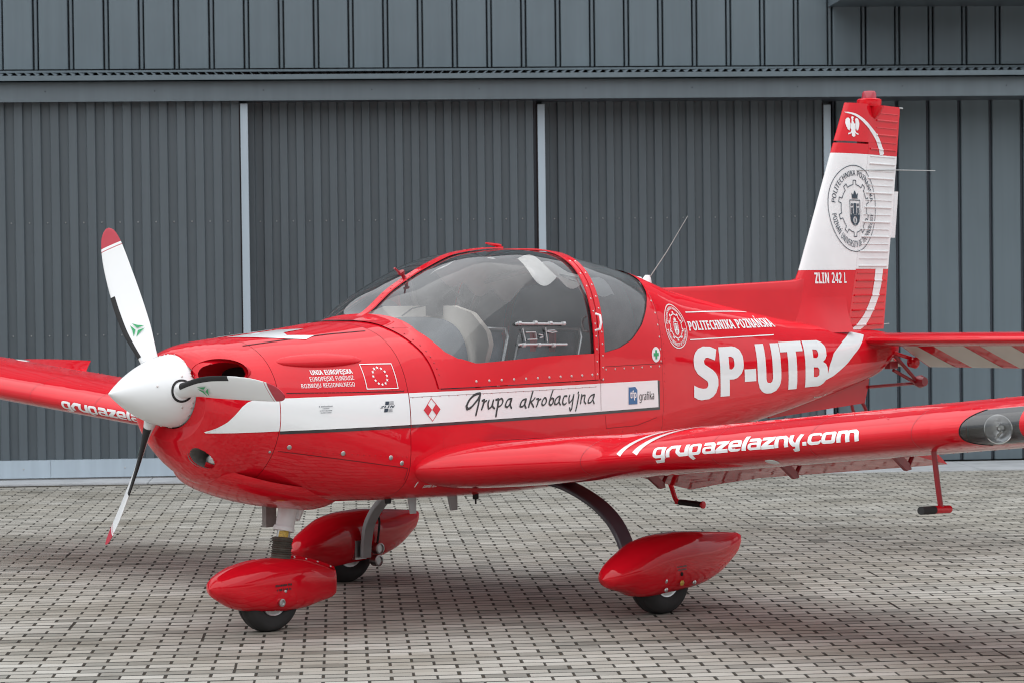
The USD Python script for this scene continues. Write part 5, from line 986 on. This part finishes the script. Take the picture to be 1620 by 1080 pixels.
# club name in brush script
SCR = json.loads('[[[-0.9263,1.1669,-0.8959,1.1633,-0.8602,1.1472,-0.8335,1.122,-0.8224,1.1006,-0.8298,1.0902,-0.8517,1.0958,-0.8843,1.1176,-0.9143,1.1427,-0.9275,1.1598],0.0091],[[-0.9275,1.1607,-0.9167,1.125,-0.9044,1.0903,-0.8915,1.0566],0.0077],[[-0.9413,1.1275,-0.9575,1.1321,-0.9487,1.1082,-0.9353,1.0836],0.0077],[[-0.9474,1.1082,-0.9639,1.123,-0.9744,1.1278],0.0068],[[-0.9939,1.1283,-0.985,1.1066,-0.9892,1.0856,-1.0048,1.0902,-1.0202,1.1095,-1.0277,1.1269],0.0068],[[-1.029,1.1281,-1.02,1.0984,-1.0334,1.0853],0.0068],[[-1.0474,1.1282,-1.0677,1.1309,-1.0605,1.0966,-1.0508,1.0659,-1.0451,1.044],0.0081],[[-1.0688,1.122,-1.0913,1.133,-1.1016,1.1206,-1.0888,1.1006,-1.063,1.092],0.0063],[[-1.1719,1.1292,-1.1505,1.1283,-1.1264,1.1092,-1.1203,1.093,-1.1326,1.0866,-1.1533,1.0991,-1.169,1.1208],0.0068],[[-1.1705,1.1283,-1.1587,1.0989,-1.1677,1.0819],0.0068],[[-1.2873,1.1225,-1.263,1.119,-1.2419,1.0997,-1.237,1.0851,-1.2523,1.0835,-1.2733,1.096,-1.2858,1.1158],0.0068],[[-1.2873,1.1225,-1.2753,1.0937,-1.2837,1.0767],0.0068],[[-1.3425,1.1608,-1.3257,1.1253,-1.306,1.0802],0.0072],[[-1.3588,1.1262,-1.3328,1.1092,-1.324,1.1074,-1.3372,1.091,-1.3451,1.0793],0.0063],[[-1.3729,1.1188,-1.3878,1.1191,-1.3814,1.0981,-1.3694,1.0791],0.0068],[[-1.3807,1.1004,-1.3945,1.1134,-1.4068,1.1174],0.0063],[[-1.4389,1.1228,-1.4209,1.1077,-1.4145,1.0907,-1.4239,1.083,-1.4437,1.0908,-1.4537,1.1085,-1.4477,1.1202,-1.4389,1.1228],0.0063],[[-1.5107,1.1608,-1.4895,1.1229,-1.4759,1.0907,-1.4874,1.0811,-1.5095,1.0947,-1.5146,1.1118,-1.5018,1.1178,-1.4858,1.1071],0.0068],[[-1.5713,1.1259,-1.5485,1.1213,-1.5261,1.1008,-1.5217,1.0859,-1.5368,1.0834,-1.559,1.0971,-1.5712,1.1195],0.0063],[[-1.572,1.1249,-1.5611,1.097,-1.5705,1.0805],0.0063],[[-1.6286,1.1234,-1.612,1.1246,-1.5965,1.1083,-1.5921,1.0873,-1.6036,1.0795,-1.6238,1.0873],0.0068],[[-1.6557,1.1273,-1.647,1.107,-1.6488,1.0862,-1.6663,1.0946,-1.6841,1.1146,-1.6906,1.1282],0.0063],[[-1.6913,1.1291,-1.6794,1.0871,-1.6689,1.0516,-1.6605,1.0442,-1.6531,1.0583],0.0063],[[-1.7365,1.1262,-1.7217,1.0806,-1.7057,1.0416],0.0068],[[-1.7333,1.1393,-1.7297,1.1349],0.0081],[[-1.7631,1.126,-1.7511,1.0784],0.0063],[[-1.757,1.0976,-1.7798,1.1216,-1.7944,1.1201,-1.7849,1.0917,-1.7985,1.0762],0.0063],[[-1.8823,1.1219,-1.8547,1.1175,-1.827,1.0968,-1.821,1.0789,-1.8372,1.0777,-1.862,1.0906,-1.8814,1.1145],0.0063],[[-1.8836,1.1209,-1.869,1.0926,-1.8785,1.0735],0.0063]]')
brush = []
for pts, w_ in SCR:
    q = np.array(pts).reshape(-1, 2); q[:, 0] *= -1
    d_ = np.r_[0, np.cumsum(np.linalg.norm(np.diff(q, axis=0), axis=1))]; q = PchipInterpolator(d_, q, axis=0)(np.linspace(0, d_[-1], 18)) if len(q) > 2 else q
    segs = []
    for a, b in zip(q[:-1], q[1:]):
        dirn = math.atan2(b[1] - a[1], b[0] - a[0]); k = 1.12 + .7 * abs(math.sin(dirn - math.radians(35)))
        segs.append(LineString([a, b]).buffer(w_ * k / 2, 4))
    brush.append(unary_union(segs).simplify(.0004))
obj('club_name_script', film(brush, F2, .03), 'black_decal', fus, smooth=True, kind='stuff', label='black brush script reading Grupa akrobacyjna')
# red-white checker emblem, blue logo, maker's logo, small lines
c4 = lambda cx, cy, r: Polygon([(cx, cy + r), (cx + r, cy), (cx, cy - r), (cx - r, cy)])
big = c4(.574, 1.0985, .0595)
obj('checker_emblem', film([big.difference(c4(.574, 1.0985, .0545)), c4(.574 - .0285, 1.0985, .0275), c4(.574 + .0285, 1.0985, .0275)], F2, .03), 'red_decal', fus, smooth=True)
obj('blue_logo', film([Polygon([(2.213, 1.146), (2.278, 1.147), (2.299, 1.129), (2.298, 1.050), (2.212, 1.051)])], F2, .03), 'logo_blue', fus, smooth=True)
tl_, wl_ = text_polys('X', 'tfp', 1); obj('logo_letters', film(fit(tl_, 2.226, 2.288, 1.072, 1.128), on_fus(.0045), .02), 'white_decal', fus, smooth=True)
tg, wg = text_polys('M', 'grafika', 1); obj('logo_word', film(fit(tg, 2.319, 2.466, 1.055, 1.117), F2, .02), 'black_decal', fus, smooth=True)
sk = lambda P_, k=.3: [affinity.skew(p_, xs=math.degrees(math.atan(k)), origin=(0, 0)) for p_ in P_]
zl, zw_ = text_polys('S', 'ZLIN', 1)
obj('maker_logo', film(fit(sk(zl), .2370, .3275, 1.1205, 1.1315) + [Polygon([(.268, 1.135), (.290, 1.135), (.295, 1.152), (.273, 1.152)]), Polygon([(.258, 1.100), (.280, 1.100), (.285, 1.117), (.263, 1.117)])], F2, .03), 'ink_blue', fus, smooth=True)
obj('maker_logo_bars', film([Polygon([(.292 + .0012 * 0, z), (.322, z), (.323, z + .0035), (.293, z + .0035)]) for z in (1.136, 1.142, 1.148)] + [Polygon([(.283, z), (.310, z), (.311, z + .0035), (.284, z + .0035)]) for z in (1.1005, 1.1065, 1.1125)], F2, .03), 'faint_ink', fus, smooth=True, kind='stuff')
def tiny(u0, u1, v, h, seed):
    r_ = np.random.default_rng(seed); out = []; u = u0
    while u < u1:
        w_ = h * (.35 + .4 * r_.random()); out.append(sbox(u, v, u + w_, v + h * (.7 + .3 * r_.random()))); u += w_ + h * (.2 + .5 * (r_.random() < .15))
    return out
obj('small_print', film(tiny(-.102, -.032, 1.138, .0075, 1) + tiny(-.085, -.052, 1.129, .005, 2) + tiny(-.10, -.036, 1.119, .005, 3) + tiny(-.096, -.042, 1.109, .005, 4), F2, .03), 'faint_ink', fus, smooth=True)
ts, tw = text_polys('S', 'SUPPORT HERE', 1); 
obj('support_text', film(fit(ts, .560, .652, .704, .718, (0, 0, tw, 1)) + [Polygon([(.502, .712), (.508, .712), (.508, .736), (.514, .730), (.505, .742), (.500, .733)])], F1, .03), 'white_decal', fus, smooth=True)
obj('cross_sticker', film([Point(2.497, 1.3195).buffer(.043)], F1, .03), 'white_decal', fus, smooth=True)
obj('green_cross', film([sbox(2.497 - .026, 1.3195 - .009, 2.497 + .026, 1.3195 + .009).union(sbox(2.497 - .009, 1.3195 - .026, 2.497 + .009, 1.3195 + .026))], F2, .03), 'green_mark', fus, smooth=True)
obj('tail_swoosh', film([Polygon([(5.036, 1.392), (4.945, 1.362), (4.871, 1.338), (4.78, 1.30), (4.702, 1.262), (4.64, 1.19), (4.592, 1.096), (4.69, 1.118), (4.779, 1.149), (4.89, 1.193), (4.984, 1.244), (5.07, 1.285), (5.144, 1.331), (5.20, 1.368)])], F1, .03), 'white_decal', fus, smooth=True)
obj('tail_small_print', film(tiny(4.50, 4.62, .985, .009, 8) + tiny(4.655, 4.67, .995, .012, 9), F1, .03), 'cream_stripe', fus, smooth=True, kind='stuff')
# nose top: white arrow stripes
def on_top(d=.0018):
    def f(u, v):
        out = []
        for a, b in zip(u, v):
            w, zt, zb, zm, nu, nl = fp(-a); out.append((-a, b, zm + (zt - zm) * (1 - (abs(b) / w) ** nu) ** (1 / nu) + d))
        return np.array(out)
    return f
obj('cowl_arrow', film([Polygon([(-.27, .02), (.10, -.02), (.18, .10), (.02, .12), (-.02, .19), (.10, .26), (.02, .285), (-.10, .21), (-.22, .10)]), Polygon([(-.28, -.10), (.16, -.16), (.16, -.10), (-.26, -.04)])], on_top(), .03), 'white_decal', fus, smooth=True)
# fin markings
Ff, Ff2 = on_fin(.0015), on_fin(.0035)
def fin_area(z0, z1, a, b, n=14):
    zz = np.linspace(z0, z1, n); return Polygon([(-a(z), z) for z in zz] + [(-b(z), z) for z in zz[::-1]])
mm = lambda m_: trimesh.Trimesh(m_.vertices * [1, -1, 1], m_.faces[:, ::-1], process=False)
obj('fin_seal', film(place(seal_polys(.017, 'M') + [p_ for p_ in crest_polys(.02)], 5.172, 2.2, .282, .286), Ff2, .03), 'ink_blue', tail, smooth=True)
obj('upper_swoosh', film([SWU.intersection(sbox(5, 2.5635, 6, 2.642)).intersection(sbox(5.395, 2, 6, 3)), SWU.intersection(sbox(5, 2.644, 6, 2.9))], on_fin(.002), .03), 'white_decal', rudder, smooth=True)
obj('lower_swoosh', film([SWL], on_fin(.002), .03), 'white_decal', rudder, smooth=True)
tz, zw2 = text_polys('S', 'ZLIN 242 L', 1); obj('type_name', film(fit(tz, 4.712, 5.050, 1.709, 1.778, (0, 0, zw2, 1)), Ff, .03), 'white_decal', tail, smooth=True)
obj('fin_small_print', film(tiny(4.755, 4.93, 1.545, .01, 11), Ff, .03), 'cream_stripe', tail, smooth=True); obj('hinge_print', film([sbox(5.0, 1.455 + .02 * k, 5.018, 1.468 + .02 * k) for k in range(4)], Ff, .03), 'white_decal', tail, smooth=True)
eag = [(0, .34), (.05, .40), (.03, .50), (.10, .55), (.05, .62), (-.05, .62), (-.09, .54), (-.06, .42), (-.10, .16), (-.16, .18), (-.17, .44), (-.24, .54), (-.33, .52), (-.42, .42), (-.47, .2), (-.44, -.02), (-.36, -.22), (-.26, -.28), (-.20, -.10), (-.14, -.24), (-.2, -.40), (-.36, -.44), (-.38, -.54), (-.24, -.50), (-.12, -.42), (-.13, -.62), (0, -.68), (.13, -.62), (.12, -.42), (.24, -.50), (.38, -.54), (.36, -.44), (.2, -.40), (.14, -.24), (.20, -.10), (.26, -.28), (.36, -.22), (.44, -.02), (.47, .2), (.42, .42), (.33, .52), (.24, .54), (.17, .44), (.16, .18), (.10, .16), (.05, .30)]
ep = Polygon(eag).buffer(0); cuts = unary_union([ln([(sx * .17, .36), (sx * .2, -.2)], .022) for sx in (1, -1)])
obj('eagle_emblem', film(place([ep.difference(cuts)], 5.183, 2.742, .140, .104), on_fin(.002), .03), 'white_decal', rudder, smooth=True)
# web address on both wings
def S_(pts, w_=.27, join=1): return LineString(pts).buffer((w_ + .04) / 2, cap_style=2, join_style=join, resolution=4)
def rr_box(x0, y0, x1, y1, r): return sbox(x0 + r, y0 + r, x1 - r, y1 - r).buffer(r, 6)
H = .135
def bowl(x0, x1): return rr_box(x0, 0, x1, 1, .3).difference(rr_box(x0 + .27, .24, x1 - .27, .76, .12))
letters = {
 'g': (1.12, unary_union([bowl(0, 1.0), S_([(.865, .95), (.865, 0), (.75, -.33), (.2, -.36)], .27), S_([(.865, .5), (.9, -.1)], .26)])),
 'r': (.80, unary_union([S_([(.135, 0), (.135, .55), (.36, .865), (.78, .865)], .27)])),
 'u': (1.06, unary_union([S_([(.135, 1), (.135, .38), (.34, .135), (.95, .135)], .27), S_([(.865, 1), (.865, 0)], .27)])),
 'p': (1.12, unary_union([bowl(0, 1.0), S_([(.14, .6), (.15, -.02), (.36, -.40)], .27)])),
 'a': (1.06, unary_union([S_([(.06, .865), (.70, .865), (.865, .7), (.865, 0)], .27), rr_box(0, 0, .98, .60, .24).difference(rr_box(.25, .20, .72, .42, .09))])),
 'z': (1.02, unary_union([S_([(.0, .87), (.95, .87)], .26), S_([(.80, .80), (.16, .2)], .3), S_([(.0, .13), (.97, .13)], .26)])),
 'e': (1.08, unary_union([bowl(0, 1.0).difference(sbox(.55, .20, 1.1, .42)), S_([(.1, .48), (1.0, .48)], .2)])),
 'l': (.44, S_([(.13, 0), (.22, 1.34)], .30)),
 'n': (1.06, unary_union([S_([(.135, 0), (.135, 1)], .27), S_([(.135, .865), (.66, .865), (.85, .66), (.88, 0)], .27)])),
 'y': (1.0, unary_union([S_([(.12, 1), (.16, .45), (.36, .16), (.6, .14)], .27), S_([(.88, 1), (.72, .5), (.6, -.32), (.3, -.36)], .27)])),
 '.': (.42, sbox(.04, 0, .34, .30)),
 'c': (1.02, rr_box(0, 0, 1.0, 1, .3).difference(rr_box(.27, .24, .9, .76, .12)).difference(sbox(.7, .33, 1.2, .66))),
 'o': (1.12, rr_box(0, 0, 1.02, 1, .22).difference(rr_box(.28, .26, .74, .74, .07))),
 'm': (1.66, unary_union([S_([(.135, 0), (.135, 1)], .27), S_([(.135, .865), (.56, .865), (.74, .68), (.78, 0)], .27), S_([(.74, .80), (.9, .865), (1.22, .865), (1.40, .66), (1.46, 0)], .27)]))}
def web(): 
    out, u = [], 0.0
    for ch_ in 'grupazelazny.com':
        a, p_ = letters[ch_]; out.append(affinity.translate(p_, u, 0)); u += a
    return out, u
W_, wtot = web()
def on_wing(s, d=.0018):
    return lambda u, v: np.array([wing_surf(a if s > 0 else -a, b, d, s) for a, b in zip(u, v)])
obj('web_address', film(fit(W_, 1.645, 2.915, -.011, .046, (0, 0, wtot, 1)), on_wing(1), .008), 'white_decal', wings[1], smooth=True)
obj('web_address', film(fit(W_, -2.915, -1.645, -.046, .010, (0, 0, wtot, 1)), on_wing(-1), .008), 'white_decal', wings[-1], smooth=True)
arcs = []
for k, w_ in ((0, .042), (.11, .034)):
    q = spline([(1.52 - k, .02), (1.56 - k, .10), (1.63 - k, .25), (1.75 - k, .45), (1.95 - k, .7)], 18); arcs.append(LineString(q).buffer(w_ / 2, cap_style=2))
obj('wing_swoosh', film(arcs, on_wing(1, .002), .04), 'white_decal', wings[1], smooth=True)
tiny_n = film(tiny(-.055, .055, 0, .012, 21) + tiny(-.045, .045, -.022, .012, 22), lambda u, v: np.c_[-np.asarray(u) + .0, np.full(len(u), .1195) , .232 + np.asarray(v)], None)
obj('fairing_print', tiny_n, 'black_decal', npn)
obj('fairing_print', film(tiny(-.04, .04, 0, .008, 23) + tiny(-.035, .035, -.016, .008, 24), lambda u, v: np.c_[-1.70 - np.asarray(u), 1.165 + .1435 - (np.asarray(v) + .02) * .1, .248 + np.asarray(v)], None), 'black_decal', stage.GetPrimAtPath(P(plane) + '/main_gear/wheel_fairing'))

# ------------------------------------------------------------------ rivets, blisters, seams, droplets
def rivet_row(pts, r=.0055, h=.003, d=0.0, k=7):
    out = []
    for x, z in pts:
        e = 2e-3; n = np.array([-(fy(x + e, z) - fy(x - e, z)) / (2 * e), 1.0, -(fy(x, z + e) - fy(x, z - e)) / (2 * e)]); n /= np.linalg.norm(n)
        out.append(disc(np.array([x, float(fy(x, z)), z]) + n * d, n, r, h, k))
    return out
rv = rivet_row([(x, 1.228) for x in np.linspace(-.90, -1.86, 11)], .0085, .004, .006)
rv += rivet_row([(-1.906, z) for z in np.linspace(1.23, 1.84, 10)], .0065, .004, .008) + rivet_row([(-1.962, z) for z in np.linspace(1.2, 1.84, 11)], .0065, .004, .007)
rv += rivet_row([(x, 1.252) for x in np.linspace(-2.0, -2.53, 7)], .0065) + rivet_row([(-2.548, z) for z in np.linspace(1.28, 1.62, 6)], .0065)
obj('frame_rivets', cat_(rv), 'rivet_metal', fus, kind='stuff')
sk_r = rivet_row([(x, z) for x, z in zip(np.interp(np.linspace(0, 1, 10), [0, 1], [1.53, 1.27]) * 0 + np.interp(np.linspace(1.53, 1.27, 10), zf, xf0) - .03, np.linspace(1.53, 1.27, 10))], .0045, .003, .006)
for x in np.linspace(-.75, -1.6, 13):
    sk_r.append(disc((x, .0095, float(fp(x)[1]) + .0068), (.3, .3, 1), .0042, .002, 6)); sk_r.append(disc((x - .03, -.0095, float(fp(x - .03)[1]) + .0068), (.3, .3, 1), .0042, .002, 6))
obj('paint_rivets', cat_(sk_r), 'deep_red', fus, kind='stuff')
fine = rivet_row([(x, 1.163) for x in np.linspace(-.45, -1.9, 24)], .003, .0015, .0016) + rivet_row([(x, .93 - .09 * (0.25 - x)) for x in np.linspace(.27, -.40, 22)], .003, .0015)
fine += rivet_row([(x, .905) for x in np.linspace(-1.05, -2.3, 10)], .0045, .002) + rivet_row([(-2.585, z) for z in np.linspace(.95, 1.6, 16)], .003, .0015)
fine += rivet_row([(x, 1.205 + .0 * x) for x in np.linspace(.25, -.40, 30)], .003, .002)
obj('skin_rivets', cat_(fine), 'inlet_red', fus, kind='stuff')
obj('cowl_latches', cat_(rivet_row([(.23, .949), (-.034, .907), (-.30, .873), (-.37, .842)], .013, .004, 0, 12) + rivet_row([(.33, 1.215), (.315, .93)], .008, .004, 0, 10)), 'steel', fus)
def seam(pts, w_=.004, d=.0009): return film([LineString(pts).buffer(w_ * .7 / 2, cap_style=2)], on_fus(d), .05)
obj('panel_seams', cat_([seam([(-.33, 1.438), (-.05, 1.464), (.18, 1.483), (.392, 1.495)], .005), seam([(-.256, 1.211), (.399, 1.197)], .006), seam([(-.275, .932), (.066, .873), (.411, .814), (.411, .755)]), seam([(.43, 1.166), (1.9, 1.162)], .0022, .0026), seam([(1.99, 1.268), (2.56, 1.268)], .0035), seam([(1.99, 1.0), (2.0, .93), (2.3, .93), (2.5, .965)], .003), seam([(1.945, 1.19), (1.945, 1.03)], .003, .003)]), 'seam_dark', fus)
bl = []
for i, x in enumerate(np.linspace(.245, -.205, 20)):
    t = i / 19; hgt = .026 * math.sin(math.pi * t) ** .55; hz = .004 + .026 * math.sin(math.pi * t) ** .5; row = []
    for a in np.linspace(0, np.pi, 9): row.append(sec_pt(np.array(x), np.array(1.360 + hz * math.cos(a)), 1, hgt * math.sin(a) ** .8 + .0005))
    bl.append(row)
obj('cowl_blister', grid(np.array(bl)), 'red_paint', fus, smooth=60)
obj('exhaust_shroud', cat_([tube([(-.30, -.2, .64), (-.34, -.2, .56)], .03, 12)]), 'steel', fus)
# rain drops left on the wing tops and cowl
dr = []
def drop(p, n, r): return disc(p, n, r, r * .55, 6)
for s, y0, y1, cnt in ((1, 1.2, 4.5, 520), (-1, 1.6, 4.5, 420)):
    for _ in range(cnt):
        y = y0 + (y1 - y0) * rng.random(); a = .10 + .75 * rng.random() ** 1.1; p_ = np.array(wing_surf(y, a, 0, s)); q_ = np.array(wing_surf(y, a, .01, s)); dr.append(drop(p_, q_ - p_, .0022 + .0035 * rng.random() ** 3))
obj('rain_drops', cat_(dr), 'clear_drop' if 'clear_drop' in M else 'aluminium', plane, kind='stuff')
wr = []
for s in (1, -1):
    SIDE[0] = s
    for cf in (.30, .70):
        for y in np.arange(1.2, 4.4, .045):
            X, A, B = wing_sec(y); x = wing_le(y) - cf * (wing_le(y) - wing_te(y)); wr.append(disc((x, s * y, float(np.interp(-x, -X, A))), (0, 0, 1), .0032, .0016, 6))
    for cf in (.10, .3):
        for y in np.arange(1.2, 4.4, .075):
            X, A, B = wing_sec(y); x = wing_le(y) - cf * (wing_le(y) - wing_te(y)); wr.append(disc((x, s * y, float(np.interp(-x, -X, B))), (0, 0, -1), .0035, .0016, 6))
obj('wing_rivets', cat_(wr), 'deep_red', plane, kind='stuff')
